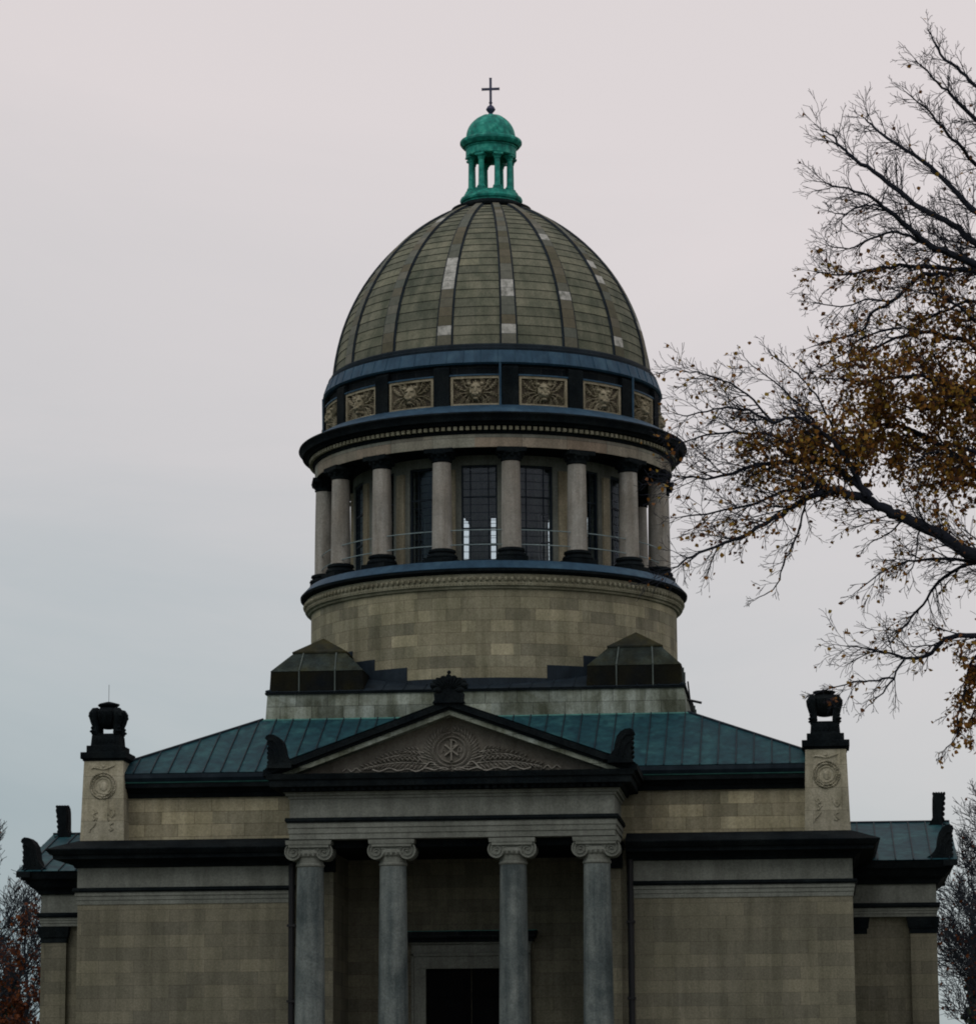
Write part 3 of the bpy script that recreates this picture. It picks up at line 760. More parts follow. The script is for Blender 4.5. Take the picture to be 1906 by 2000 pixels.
# ---- square base, its lead roof and the corner turrets
b = MB(); b.box(-SB - .06, SB + .06, -SB - .06, SB + .06, 14.6, 15.93, .08, .08); sq = b.build('square_base', 'pale', maus)
b = MB(); b.ringrect(SB, -SB, SB, [(.0, 14.93), (.14, 14.93), (.18, 15.0), (.15, 15.045), (.03, 15.06)]); b.build('base_flashing', 'coppertrim', sq)
b = MB(); b.ringrect(SB, -SB, SB, [(-.1, 15.932), (.05, 15.932), (.06, 16.0), (-.1, 16.02)]); b.build('coping', 'soot', sq)
roof_frustum(SB + .02, SB + .02, 16.02, 4.4, 4.4, 17.1, .75, 'leaddark', sq, 'lead_roof', .03, .03)
def turret(sx, sy):
    c = 5.62; cx, cy = sx * c, sy * c; e = 1.68
    b = MB(); b.box(cx - e, cx + e, cy - e, cy + e, 15.99, 16.77, .04, .04); t = b.build('corner_turret', 'moss', maus)
    b = MB(); b.box(cx - e + .02, cx + e - .02, cy - e + .02, cy + e - .02, 16.772, 17.5, .72, .72); b.build('turret_roof', 'turretlead', t)
    b = MB(); b.box(cx - .98, cx + .98, cy - .98, cy + .98, 17.5, 17.56); b.box(cx - .96, cx + .96, cy - .96, cy + .96, 17.562, 18.16, .95, .95); b.build('turret_cap', 'mossy', t)
    b = MB()
    for u in (-.62, .66):
        b.box(cx + u - .02, cx + u + .02, cy + sy * e - .035, cy + sy * e + .03, 15.99, 16.78)
        b.box(cx + sx * e - .035, cx + sx * e + .03, cy + u - .02, cy + u + .02, 15.99, 16.78)
        b.tube([(cx + u, cy + sy * e, 16.79), (cx + u * .92, cy + sy * .98, 17.5)], .025, 6)
    b.build('lead_roll', 'leadpale', t)
for sx in (-1, 1):
    for sy in (-1, 1): turret(sx, sy)
b = MB(); b.tube([(7.45, -6.9, 15.55), (7.95, -7.0, 15.42)], .045, 8); b.tube([(7.6, -6.9, 15.0), (7.48, -6.9, 16.2)], .03, 6); b.build('water_spout', 'rainpipe', sq)

# ---- drum wall with stepped lead flashings
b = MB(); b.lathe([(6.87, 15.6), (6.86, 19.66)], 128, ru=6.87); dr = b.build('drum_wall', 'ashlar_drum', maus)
b = MB()
for q in range(4):
    for s in (-1, 1):
        for a_, b_, z in ((21.3, 33, 16.93), (33, 42.5, 17.33), (42.5, 45.0, 17.75)):
            A0, A1 = sorted((s * R_(a_), s * R_(b_))); o = q * PI / 2
            b.lathe([(6.86, 16.0), (6.9, 16.0), (6.9, z), (6.86, z + .02)], 8, a0=A0 + o, a1=A1 + o, ends=True)
    o = q * PI / 2
    b.lathe([(6.86, 16.0), (6.9, 16.0), (6.9, 16.46), (6.86, 16.48)], 12, a0=o - R_(21.2), a1=o + R_(21.2), ends=True)
b.build('stepped_flashing', 'leaddark', dr)
b = MB(); b.lathe([(6.86, 19.63), (6.95, 19.66), (6.97, 19.72), (7.06, 19.76), (7.06, 20.16), (6.9, 20.165)], 128); mo = b.build('carved_band', 'band', dr)
b = MB()
N = 200
for k in range(N):
    a = 2 * PI * k / N
    fn = lambda p, q, h: ((7.06 + h) * math.sin(a + p / 7.06), -(7.06 + h) * math.cos(a + p / 7.06), q)
    b.ellipsoid(fn, 0, 19.98, 0, .075, .10, .11, 8, 4)
    b.blade(fn, (.11, 20.1), (.11, 19.86), .025, .05)
for k in range(N * 2):
    a = 2 * PI * k / (N * 2)
    fn = lambda p, q, h: ((7.06 + h) * math.sin(a + p / 7.06), -(7.06 + h) * math.cos(a + p / 7.06), q)
    b.ellipsoid(fn, 0, 19.815, 0, .03, .03, .035, 6, 4)
b.build('egg_and_dart', 'band', mo)
b = MB(); b.lathe([(6.9, 20.167), (7.08, 20.167), (7.12, 20.2), (7.22, 20.22), (7.26, 20.25), (7.27, 20.33), (7.0, 20.34)], 128); b.build('ledge_moulding', 'soot', dr)
b = MB(); b.lathe([(7.22, 20.342), (7.24, 20.36), (6.96, 20.66), (6.7, 20.72), (4.0, 20.74), (0, 20.75)], 128); b.build('ledge', 'lead', dr)

# ---- colonnade
b = MB(); prof = [(.365, 21.2)] + [(.365 - .035 * (k / 8) ** 1.5, 21.22 + 3.12 * k / 8) for k in range(9)]
b.lathe(prof, 32, c=(0, -6.38)); dc = b.build('drum_column', 'drumcol', maus)
b = MB()
b.lathe([(.33, 24.342), (.37, 24.38), (.36, 24.44), (.4, 24.55), (.5, 24.62), (.5, 24.66)], 28, c=(0, -6.38))
b.box(-.53, .53, -6.38 - .46, -6.38 + .46, 24.662, 24.82)
for k in range(10):
    a = 2 * PI * k / 10; b.ellipsoid(lambda p, q, h: (p, q, h), .42 * math.sin(a), -6.38 - .42 * math.cos(a), 24.58, .07, .07, .1, 6, 4)
b.build('capital', 'soot', dc)
b = MB(); b.box(-.55, .55, -6.38 - .52, -6.38 + .5, 20.6, 20.84)
b.lathe([(.53, 20.842), (.56, 20.9), (.52, 20.98), (.45, 21.0), (.45, 21.04), (.5, 21.08), (.48, 21.16), (.37, 21.2)], 28, c=(0, -6.38)); b.build('column_base', 'soot', dc)
cols_ = around(dc, 16, R_(11.25))
b = MB()
for rz in (21.32, 21.85):
    pts = [(6.5 * math.sin(t), -6.5 * math.cos(t), rz) for t in np.linspace(R_(-9), R_(9), 7)]
    b.tube(pts, .018, 6)
rl = b.build('railing', 'rail', maus); around(rl, 16, 0)
# wall behind with 16 tall openings
RW, TH = 5.3, .35
b = MB()
h_o = math.asin(.66 / RW); step = R_(22.5)
b.lathe([(RW, 20.65), (RW, 20.92)], 96, ru=RW); b.lathe([(RW - TH, 20.9), (RW - TH, 20.6)], 96)
b.lathe([(RW - TH, 20.92), (RW, 20.92)], 96)
b.lathe([(RW - TH, 26.4), (RW - TH, 24.46)], 96); b.lathe([(RW, 24.46), (RW, 26.0)], 96, ru=RW); b.lathe([(RW, 24.46), (RW - TH, 24.46)], 96)
for k in range(16):
    a0 = k * step + h_o; a1 = (k + 1) * step - h_o
    b.lathe([(RW - TH, 20.92), (RW, 20.921), (RW, 24.459), (RW - TH, 24.46), (RW - TH, 20.92)], 6, a0=a0, a1=a1, ends=True)
gw = b.build('gallery_wall', 'trim', maus)
b = MB()
for k in range(16):
    a = k * step + step / 2
    b.lathe([(RW - .01, 20.66), (RW + .09, 20.66), (RW + .09, 24.3), (RW - .01, 24.3)], 4, a0=a - R_(1.9), a1=a + R_(1.9), ends=True)
b.build('gallery_pilaster', 'trim_warm', gw)
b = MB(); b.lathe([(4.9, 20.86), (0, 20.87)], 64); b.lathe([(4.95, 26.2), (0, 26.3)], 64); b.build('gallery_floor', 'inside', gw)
# window
b = MB(); y = -(RW * math.cos(h_o)) + .12
W_ = .66
b.box(-W_, -W_ + .07, y - .06, y + .06, 20.92, 24.46); b.box(W_ - .07, W_, y - .06, y + .06, 20.92, 24.46); b.box(-W_ + .07, W_ - .07, y - .06, y + .06, 20.92, 21.0); b.box(-W_ + .07, W_ - .07, y - .06, y + .06, 24.38, 24.46)
wn_ = b.build('drum_window', 'leaddark', maus)
b = MB()
for x in (-.33, 0.33): b.box(x - .018, x + .018, y - .03, y + .03, 21.0, 24.38)
for z in (22.15, 23.3): b.box(-W_ + .07, W_ - .07, y - .04, y + .04, z - .025, z + .025)
for z in np.arange(21.29, 24.3, .2875):
    b.box(-W_ + .07, W_ - .07, y - .012, y + .012, z - .008, z + .008)
b.build('glazing_bars', 'leaddark', wn_)
b = MB(); b.quad((-W_ + .05, y, 20.95), (W_ - .05, y, 20.95), (W_ - .05, y, 24.42), (-W_ + .05, y, 24.42)); b.build('glass_pane', 'glass', wn_)
around(wn_, 16, 0)
# ---- drum entablature
b = MB(); b.lathe([(RW - .02, 24.822), (5.3, 24.83), (6.72, 24.83), (6.74, 24.9), (6.74, 25.3), (6.6, 25.31)], 128)
de = b.build('drum_entablature', 'entab', maus)
b = MB(); b.lathe([(5.3, 24.815), (6.70, 24.82), (6.70, 24.829)], 96); b.build('soffit', 'soot', de)
b = MB(); b.lathe([(6.6, 25.312), (6.78, 25.312), (6.8, 25.4), (6.84, 25.42), (6.84, 25.58), (6.6, 25.59)], 128); b.build('bed_moulding', 'soot', de)
b = MB(); N = 196
for k in range(N):
    a = 2 * PI * k / N; w = .085 / 6.9
    b.lathe([(6.83, 25.42), (6.96, 25.42), (6.96, 25.55), (6.83, 25.555)], 1, a0=a - w, a1=a + w * .5, ends=True)
b.build('dentil_course', 'band', de)
b = MB(); b.lathe([(6.6, 25.592), (7.0, 25.592), (7.06, 25.66), (7.22, 25.7), (7.26, 25.84), (7.36, 25.94), (7.34, 26.0), (7.0, 26.03)], 128); b.build('cornice', 'soot', de)
b = MB(); b.lathe([(7.2, 26.03), (7.18, 26.06), (6.60, 26.40), (6.1, 26.43)], 128); b.build('ledge', 'lead', de)
# ---- attic ring
b = MB(); b.lathe([(6.22, 26.2), (6.22, 28.1)], 128, ru=6.22); at = b.build('attic_wall', 'sootb', maus)
b = MB(); b.lathe([(6.2, 26.3), (6.42, 26.3), (6.42, 27.82), (6.36, 27.9), (6.2, 27.96)], 4, a0=-R_(2.65), a1=R_(2.65), ends=True); b.lathe([(6.2, 26.3), (6.52, 26.3), (6.5, 26.42), (6.4, 26.45)], 4, a0=-R_(3.0), a1=R_(3.0), ends=True)
ap = b.build('attic_pier', 'soot', maus); around(ap, 16, R_(11.25))
PWD, z0, z1 = .90, 26.42, 27.53
b = MB(); fnp = lambda a, z, h: ((6.22 + h) * math.sin(a / 6.22), -(6.22 + h) * math.cos(a / 6.22), z)
def cbox(b, x0, x1, zz0, zz1, h0, h1):
    b.lathe([(6.22 + h0, zz0), (6.22 + h1, zz0), (6.22 + h1, zz1), (6.22 + h0, zz1)], 8, a0=x0 / 6.22, a1=x1 / 6.22, ends=True)
cbox(b, -PWD, PWD, z0, z0 + .09, 0, .13); cbox(b, -PWD, PWD, z1 - .09, z1, 0, .13); cbox(b, -PWD, -PWD + .09, z0 + .09, z1 - .09, 0, .128); cbox(b, PWD - .09, PWD, z0 + .09, z1 - .09, 0, .128)
rp = b.build('relief_panel', 'trim_warm', maus)
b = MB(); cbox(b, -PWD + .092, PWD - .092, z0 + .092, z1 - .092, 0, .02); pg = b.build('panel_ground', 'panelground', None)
def relief(seed):
    rnd = random.Random(seed); b = MB(); cz = (z0 + z1) / 2; f = lambda a, q, h: fnp(a, cz + q, h + .02)
    hw, hh = PWD - .1, (z1 - z0) / 2 - .1
    q0 = 1.25
    for k in range(22):                         # mane
        t = 2 * PI * k / 22 + rnd.uniform(-.08, .08); r1 = rnd.uniform(.38, .47)
        b.blade(f, (.18 * math.cos(t), .22 * math.sin(t)), (r1 * math.cos(t + .2), max(-hh, min(hh, r1 * math.sin(t + .2)))), .055, .16)
    E_ = lambda x, z, h, rx, rz, rh, nu=8, nv=5: b.ellipsoid(f, x * q0, z * q0, h * q0, rx * q0, rz * q0, rh * q0, nu, nv)
    E_(0, .02, .04, .19, .25, .15, 14, 8); E_(0, -.1, .12, .11, .10, .13, 10, 6); E_(0, -.01, .2, .04, .09, .07)
    for s in (-1, 1):
        E_(s * .085, .11, .17, .065, .03, .06); E_(s * .12, -.04, .13, .055, .065, .07)
        E_(s * .18, .21, .08, .06, .06, .09); E_(s * .055, -.11, .2, .05, .045, .06)
    E_(0, -.23, .12, .08, .05, .08)
    for s in (-1, 1):                            # acanthus sprays fanning out to the frame
        for ang, L, bx, bz in ((-38, .40, .28, -.12), (-8, .50, .30, -.06), (20, .52, .30, .02), (48, .50, .26, .08), (74, .34, .22, .12), (-64, .32, .22, -.18)):
            ang = R_(ang + rnd.uniform(-5, 5)); n = 5; pts = []
            for k in range(n + 1):
                t = k / n; a2 = ang + (t - .5) * .5 * (1 if ang > 0 else -1)
                pts.append((max(-hw, min(hw, s * (bx + math.cos(a2) * L * t))), max(-hh, min(hh, bz + math.sin(a2) * L * t))))
            b.ridge(f, pts, [.024 * (1 - k / (n + 2)) for k in range(n + 1)], .09)
            dx, dz = pts[-1][0] - pts[0][0], pts[-1][1] - pts[0][1]; base = math.atan2(dz, dx)
            for k in range(2, n + 1):
                for q in (-1, 1):
                    a3 = base + q * R_(38); l = .15 * (1 - .25 * k / n)
                    tx, tz = pts[k][0] + l * math.cos(a3), pts[k][1] + l * math.sin(a3)
                    b.blade(f, pts[k], (max(-hw, min(hw, tx)), max(-hh, min(hh, tz))), .052, .12)
            b.blade(f, pts[-2], (max(-hw, min(hw, pts[-1][0] * 1.06)), max(-hh, min(hh, pts[-1][1] * 1.06))), .05, .12)
    return b
rls = []
for k in range(4):
    rb = relief(20 + k); o = rb.build('carved_lion_head', 'trim_warm', None); rls.append(o)
panels = [rp] + [rp.copy() for _ in range(15)]
for k, q in enumerate(panels):
    if k: col.objects.link(q); q.parent = maus
    q.rotation_euler = (0, 0, 2 * PI * k / 16)
    c = rls[k % 4] if k < 4 else rls[k % 4].copy()
    if k >= 4: col.objects.link(c)
    c.parent = q
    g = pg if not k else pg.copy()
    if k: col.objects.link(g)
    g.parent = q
b = MB(); cbox(b, -.93, .93, z1 + .005, z1 + .06, 0, .17); around(b.build('lead_drip', 'lead', maus), 16, 0)
b = MB(); cbox(b, -.93, .93, z0 - .09, z0 - .005, 0, .24); around(b.build('lead_sill', 'lead', maus), 16, 0)
for k, a in enumerate((8.0, 59.0, -81, 121, 170, 215, -110)):
    b = MB(); a = R_(a); b.tube([(6.42 * math.sin(a), -6.42 * math.cos(a), 26.35), (6.44 * math.sin(a), -6.44 * math.cos(a), 28.0)], .045, 8)
    b.build('rainwater_pipe', 'lead', at)
b = MB(); b.lathe([(6.1, 27.962), (6.38, 27.962), (6.45, 28.02), (6.43, 28.06), (6.28, 28.5), (6.22, 28.52)], 128); bb = b.build('lead_band', 'lead', maus)
b = MB()
for k in range(64):
    a = 2 * PI * (k + .3) / 64; b.tube([(r * math.sin(a), -r * math.cos(a), z) for r, z in ((6.44, 28.05), (6.36, 28.28), (6.285, 28.5))], .014, 5)
b.build('lead_seam', 'lead', bb)
b = MB(); b.lathe([(6.1, 28.522), (6.24, 28.522), (6.26, 28.6), (6.16, 28.64), (6.17, 28.74), (6.07, 28.8), (5.95, 28.82)], 128); b.build('dome_foot_moulding', 'leaddark', bb)

# ---- dome: pointed arc, slab courses each lipped over the next
Ra, e, zc = 7.83, 1.8, 28.2
def dome_r(z): return -e + math.sqrt(Ra ** 2 - (z - zc) ** 2)
a_s = math.asin((28.78 - zc) / Ra); a_e = math.asin((35.28 - zc) / Ra)
crs = int(round((a_e - a_s) * Ra / .375)); prof = []
for k in range(crs):
    for t, lip in ((0, .022), (1, .0)):
        a = a_s + (a_e - a_s) * (k + t) / crs
        prof.append((-e + (Ra + lip) * math.cos(a), zc + (Ra + lip) * math.sin(a)))
b = MB()
# uv v = arc / course height so that slab joints meet the lips
n = 144; step_v = .375
for j in range(crs):
    (r0, zz0), (r1, zz1) = prof[2 * j], prof[2 * j + 1]
    i = len(b.v); 
    for (r, z) in ((r0, zz0), (r1, zz1)):
        for k in range(n): a = 2 * PI * k / n; b.v.append((r * math.sin(a), -r * math.cos(a), z))
    for k in range(n):
        l = (k + 1) % n; u0, u1 = k / n * 38.4, (k + 1) / n * 38.4
        b.face((i + k, i + l, i + n + l, i + n + k), [(u0, j * step_v), (u1, j * step_v), (u1, (j + 1) * step_v), (u0, (j + 1) * step_v)], True)
    if j:
        (rp0, zp0) = prof[2 * j - 1]; i2 = len(b.v)
        for (r, z) in ((rp0, zp0), (r0, zz0)):
            for k in range(n): a = 2 * PI * k / n; b.v.append((r * math.sin(a), -r * math.cos(a), z))
        for k in range(n):
            l = (k + 1) % n; b.face((i2 + k, i2 + l, i2 + n + l, i2 + n + k), [(0, 0)] * 4)
dome = b.build('dome', 'bluedome', maus)
# ribs: flat raised slab bands that narrow upwards
b = MB(); K = crs
rows = []
for k in range(K + 1):
    a = a_s + (a_e - a_s) * k / K; t = k / K; hw = .27 * (1 - t) + .12 * t
    ro, zo = -e + (Ra + .085) * math.cos(a), zc + (Ra + .085) * math.sin(a)
    ri, zi = -e + (Ra - .05) * math.cos(a), zc + (Ra - .05) * math.sin(a)
    rows.append([(-hw, -ri, zi), (-hw, -ro, zo), (hw, -ro, zo), (hw, -ri, zi)])
PALE = {0: (1, 5, 6), 15: (1, 6, 7, 8, 9), 1: (5, 13), 2: (1, 8, 10), 14: (17,), 3: (4, 12), 5: (2, 3), 7: (9,), 9: (5, 6), 11: (14,), 12: (3,)}
for m_ in range(16):
    b = MB()
    for k in range(K):
        A, B_ = rows[k], rows[k + 1]; v0, v1 = k * .375 + .001, (k + 1) * .375 + .001; u = 2.0 if k in PALE.get(m_, ()) else 0.0
        b.quad(A[1], A[2], B_[2], B_[1], [(u, v0), (u + .5, v0), (u + .5, v1), (u, v1)])
    o = b.build('dome_rib', 'rib', dome); o.rotation_euler = (0, 0, R_(11.25 + 22.5 * m_))
b = MB()
for k in range(K):
    A, B_ = rows[k], rows[k + 1]
    b.quad(A[0], A[1], B_[1], B_[0]); b.quad(A[2], A[3], B_[3], B_[2])
# lead roll on each side of the rib
for s in (0, 3):
    b.tube([(r[s][0] + (.03 if s else -.03), (r[1][1] + r[0][1]) / 2 - .01, (r[1][2] + r[0][2]) / 2) for r in rows], .035, 6)
rr_ = b.build('rib_edge', 'leaddark', dome)
src2 = [rr_] + [rr_.copy() for _ in range(15)]
for k in range(16):
    for q in (src2[k],):
        if k: col.objects.link(q); q.parent = dome
        q.rotation_euler = (0, 0, R_(11.25 + 22.5 * k))
# ---- lantern
b = MB(); b.lathe([(1.42, 35.28), (1.54, 35.34), (1.57, 35.42), (1.54, 35.48), (1.34, 35.54), (1.24, 35.6), (1.18, 35.66), (1.0, 35.67)], 64); b.build('dome_collar', 'soot', maus)
b = MB(); b.lathe([(1.14, 35.67), (1.22, 35.675), (1.22, 35.72), (1.28, 35.76), (1.31, 35.84), (1.28, 35.92), (1.18, 35.95), (1.16, 36.03), (1.12, 36.05), (1.12, 36.1), (.0, 36.13)], 64)
lan = b.build('lantern', 'verdigris', maus)
b = MB(); b.lathe([(.135, 36.3), (.125, 36.4), (.112, 37.36), (.12, 37.38)], 16, c=(0, -.87)); lc = b.build('lantern_column', 'verdigris', lan)
b2 = MB(); b2.box(-.19, .19, -1.06, -.68, 36.11, 36.19)
b.__init__(); b.lathe([(.135, 36.3), (.125, 36.4), (.112, 37.32), (.14, 37.36), (.14, 37.4), (.18, 37.46), (.18, 37.48)], 18, c=(0, -.87))
b.box(-.19, .19, -1.06, -.68, 36.11, 36.19); b.lathe([(.18, 36.192), (.19, 36.23), (.17, 36.28), (.14, 36.3)], 18, c=(0, -.87)); b.box(-.2, .2, -1.07, -.67, 37.482, 37.56)
bpy.data.objects.remove(lc); lc = b.build('lantern_column', 'verdigris', lan)
src = [lc] + [lc.copy() for _ in range(7)]
for k, q in enumerate(src):
    if k: col.objects.link(q); q.parent = lan
    q.rotation_euler = (0, 0, R_(22.5 + 45 * k))
b = MB(); b.lathe([(.72, 37.562), (1.03, 37.565), (1.06, 37.6), (1.06, 37.88), (1.1, 37.92), (1.1, 37.96), (.9, 37.97)], 64); b.lathe([(.72, 37.96), (.72, 37.562)], 48); b.lathe([(.74, 37.8), (0, 37.95)], 32); b.build('lantern_entablature', 'verdigris', lan)
b = MB(); b.lathe([(1.0, 37.972), (1.18, 37.98), (1.25, 38.05), (1.30, 38.12), (1.30, 38.2), (1.27, 38.24), (1.06, 38.3), (1.04, 38.36)], 64); b.build('lantern_cornice', 'verdigris', lan)
pr = [(1.03, 38.31)] + [(1.03 * math.cos(t), 38.36 + .95 * math.sin(t)) for t in np.linspace(0.02, PI / 2 - .08, 14)] + [(0, 39.32)]
b = MB(); b.lathe(pr, 64)
for k in range(8):
    a = R_(11.25 + 45 * k); b.tube([(r * 1.003 * math.sin(a), -r * 1.003 * math.cos(a), z) for r, z in pr[1:-1]], .012, 5)
b.build('lantern_dome', 'verdigris', lan)
lan.scale = (.92, .92, 1)
b = MB(); b.lathe([(.08, 39.28), (.1, 39.34), (.07, 39.38), (.12, 39.43), (.165, 39.49), (.185, 39.53), (.165, 39.57), (.12, 39.65), (.05, 39.7), (.045, 39.76), (.075, 39.8), (.045, 39.85), (.0, 39.86)], 24)
fi = b.build('finial', 'iron', maus)
b = MB(); b.box(-.045, .045, -.03, .03, 39.84, 40.79); b.box(-.33, -.045, -.03, .03, 40.31, 40.40); b.box(.045, .33, -.03, .03, 40.31, 40.40)
for x, z, hx_, hz in ((0, 40.79, .05, .015), (-.335, 40.355, .012, .05), (.335, 40.355, .012, .05)): b.box(x - hx_, x + hx_, -.033, .033, z - hz, z + hz)
b.build('cross', 'iron', fi)

# ------------------------------------------------------------ GROUND
def grass_mat():
    m, nt, b = new_mat('autumn_lawn'); tc, ob = coords(nt)
    c = ramp(nt, noise(nt, ob, .25, 6), [(.3, (.03, .04, .012)), (.6, (.05, .06, .02)), (.8, (.075, .05, .02))])
    c = mul(nt, c, ramp(nt, noise(nt, ob, 8, 5), [(.3, (.6, .6, .6)), (.7, (1.2, 1.2, 1.2))]))
    nt.links.new(c, b.inputs['Base Color']); b.inputs['Roughness'].default_value = .95; bump(nt, b, noise(nt, ob, 20, 5), .6, .05); return m
def gravel_mat():
    m, nt, b = new_mat('gravel'); tc, ob = coords(nt)
    c = ramp(nt, noise(nt, ob, 14, 6, .8), [(.3, (.10, .095, .085)), (.7, (.22, .205, .18))])
    nt.links.new(c, b.inputs['Base Color']); b.inputs['Roughness'].default_value = .95; bump(nt, b, noise(nt, ob, 30, 5), .6, .03); return m
M['lawn'] = grass_mat(); M['gravel'] = gravel_mat()
b = MB(); b.quad((-2500, -1500, 0), (2500, -1500, 0), (2500, 3500, 0), (-2500, 3500, 0)); tag(b.build('ground', 'lawn'), 'autumn lawn around the mausoleum', None, None, 'structure')
b = MB(); b.quad((-3.5, -150, .004), (3.5, -150, .004), (9, -18.12, .004), (-9, -18.12, .004)); b.quad((3.5, -150, .004), (16, -150, .004), (16, -60, .004), (3.5, -60, .004)); 
b.f = b.f[:1]; b.uv = b.uv[:1]; b.sm = b.sm[:1]; b.v = b.v[:4]
tag(b.build('path', 'gravel'), 'gravel path leading to the portico steps', None, None, 'structure')

# ------------------------------------------------------------ TREES
class Tree:
    def __init__(s, seed): s.rnd = random.Random(seed); s.seg = []; s.leaf = []; s.path = []
    def curve(s, p, d, L, r, lvl, maxl, dens, up=.05, wob=.16, split=.8, lf=1.0, minr=.008, ratio=(.42, .70), spread=(22, 46)):
        R = s.rnd; n = max(3, min(9, int(L / .17) + 1)); st = L / n
        p = Vector(p); d = Vector(d).normalized(); sd = R.uniform(0, 2 * PI)
        for k in range(n):
            d = (d + Vector((R.gauss(0, wob * .6), R.gauss(0, wob * .6), R.gauss(0, wob * .6) + up))).normalized()
            q = p + d * st; r2 = max(minr, r * (1 - .7 * (k + 1) / n))
            s.seg.append((p.copy(), q.copy(), max(minr, r * (1 - .7 * k / n)), r2)); p = q
            if lvl < maxl and R.random() < split + .12:
                sd += PI * R.uniform(.75, 1.3)
                ax = d.orthogonal().normalized(); ax.rotate(Matrix.Rotation(sd, 3, d))
                nd_ = d.copy(); nd_.rotate(Matrix.Rotation(R_(R.uniform(*spread)), 3, ax))
                s.curve(p, nd_, L * R.uniform(*ratio) * (1.1 - .5 * k / n), r2 * R.uniform(.55, .8), lvl + 1, maxl, dens, up, wob, split, lf, minr, ratio, spread)
            if lvl >= maxl - 1:
                s.add_leaves(p, dens, lf * .40 * min(1.6, st / .12))
    def add_leaves(s, p, dens, lf):
        R = s.rnd; x = dens(p) * lf; n = int(x) + (1 if R.random() < x - int(x) else 0)
        for _ in range(n): s.leaf.append(p + Vector((R.gauss(0, .05), R.gauss(0, .05), R.gauss(-.02, .05))))
    def limb(s, pts, r0, r1, spacing, L, maxl, dens, up=.03, lf=1.0, fwd=.6, sub=4, start=0.0, minr=.008, cone=(25, 60)):
        R = s.rnd; P = [Vector(p) for p in pts]; path = []
        for k in range(len(P) - 1):
            a, b_, c, d = P[max(k - 1, 0)], P[k], P[k + 1], P[min(k + 2, len(P) - 1)]
            for j in range(sub):
                t = j / sub
                path.append(.5 * ((2 * b_) + (c - a) * t + (2 * a - 5 * b_ + 4 * c - d) * t * t + (3 * b_ - a - 3 * c + d) * t ** 3))
        path.append(P[-1])
        for q in path[1:-1]: q += Vector((R.gauss(0, .022), R.gauss(0, .022), R.gauss(0, .022)))
        s.path.append((path, r0, r1)); n = len(path); acc = 0.0; tot = sum((path[k + 1] - path[k]).length for k in range(n - 1)); run = 0
        for k in range(n - 1):
            a, b_ = path[k], path[k + 1]; t = k / (n - 1); t2 = (k + 1) / (n - 1); ra = r0 + (r1 - r0) * t; rb = r0 + (r1 - r0) * t2
            ln = (b_ - a).length; acc += ln; run += ln
            d = (b_ - a).normalized()
            while acc > spacing:
                acc -= spacing
                if run / tot < start: continue
                ax = d.orthogonal().normalized(); ax.rotate(Matrix.Rotation(R.uniform(0, 2 * PI), 3, d))
                nd_ = d.copy(); nd_.rotate(Matrix.Rotation(R_(R.uniform(*cone)), 3, ax))
                l = L * R.uniform(.5, 1.2) * (1.0 - .45 * run / tot)
                s.curve(a.lerp(b_, R.random()), nd_, l, min(ra * .6, .012 + l * .012), 1, maxl, dens, up, .13, .8, lf, minr)
        s.curve(path[-1], path[-1] - path[-2], L * .38, r1, 1, maxl, dens, up, .13, .85, lf, minr)
    def wood(s, name, mat, parent, big=.06):
        A = np.array([x[0] for x in s.seg]); B = np.array([x[1] for x in s.seg]); ra = np.array([x[2] for x in s.seg]); rb = np.array([x[3] for x in s.seg])
        V = []; Fc = []; base = 0
        for msk, n in ((ra >= big, 10), (ra < big, 3)):
            if not msk.any(): continue
            a, b_, r0, r1 = A[msk], B[msk], ra[msk], rb[msk]; d = b_ - a; d /= np.linalg.norm(d, axis=1)[:, None] + 1e-9
            ref = np.tile(np.array([.31, .17, .93]), (len(a), 1)); ref[np.abs((d * ref).sum(1)) > .97] = (1, 0, 0)
            u = np.cross(d, ref); u /= np.linalg.norm(u, axis=1)[:, None]; w = np.cross(d, u)
            ext = d * (r0 * .15)[:, None]
            an = np.arange(n) * 2 * PI / n
            ring = u[:, None, :] * np.cos(an)[None, :, None] + w[:, None, :] * np.sin(an)[None, :, None]
            v = np.concatenate([(a - ext)[:, None, :] + ring * r0[:, None, None], (b_ + ext)[:, None, :] + ring * r1[:, None, None]], 1)
            m = len(a); V.append(v.reshape(-1, 3)); i = (np.arange(m) * 2 * n)[:, None] + base; k = np.arange(n)[None, :]; l = (k + 1) % n
            Fc.append(np.stack([i + k, i + l, i + n + l, i + n + k], -1).reshape(-1, 4)); base += m * 2 * n
        for path, r0, r1 in s.path:
            m = MB(); k = len(path); m.tube(path, [(r0 + (r1 - r0) * j / (k - 1)) * (1 + .05 * math.sin(j * 2.3 + r0 * 99)) for j in range(k)], 10 if r0 > .07 else 6, caps=False)
            V.append(np.array(m.v)); Fc.append(np.array(m.f) + base); base += len(m.v)
        return fastmesh(name, np.concatenate(V), np.concatenate(Fc), mat, parent, smooth=True)
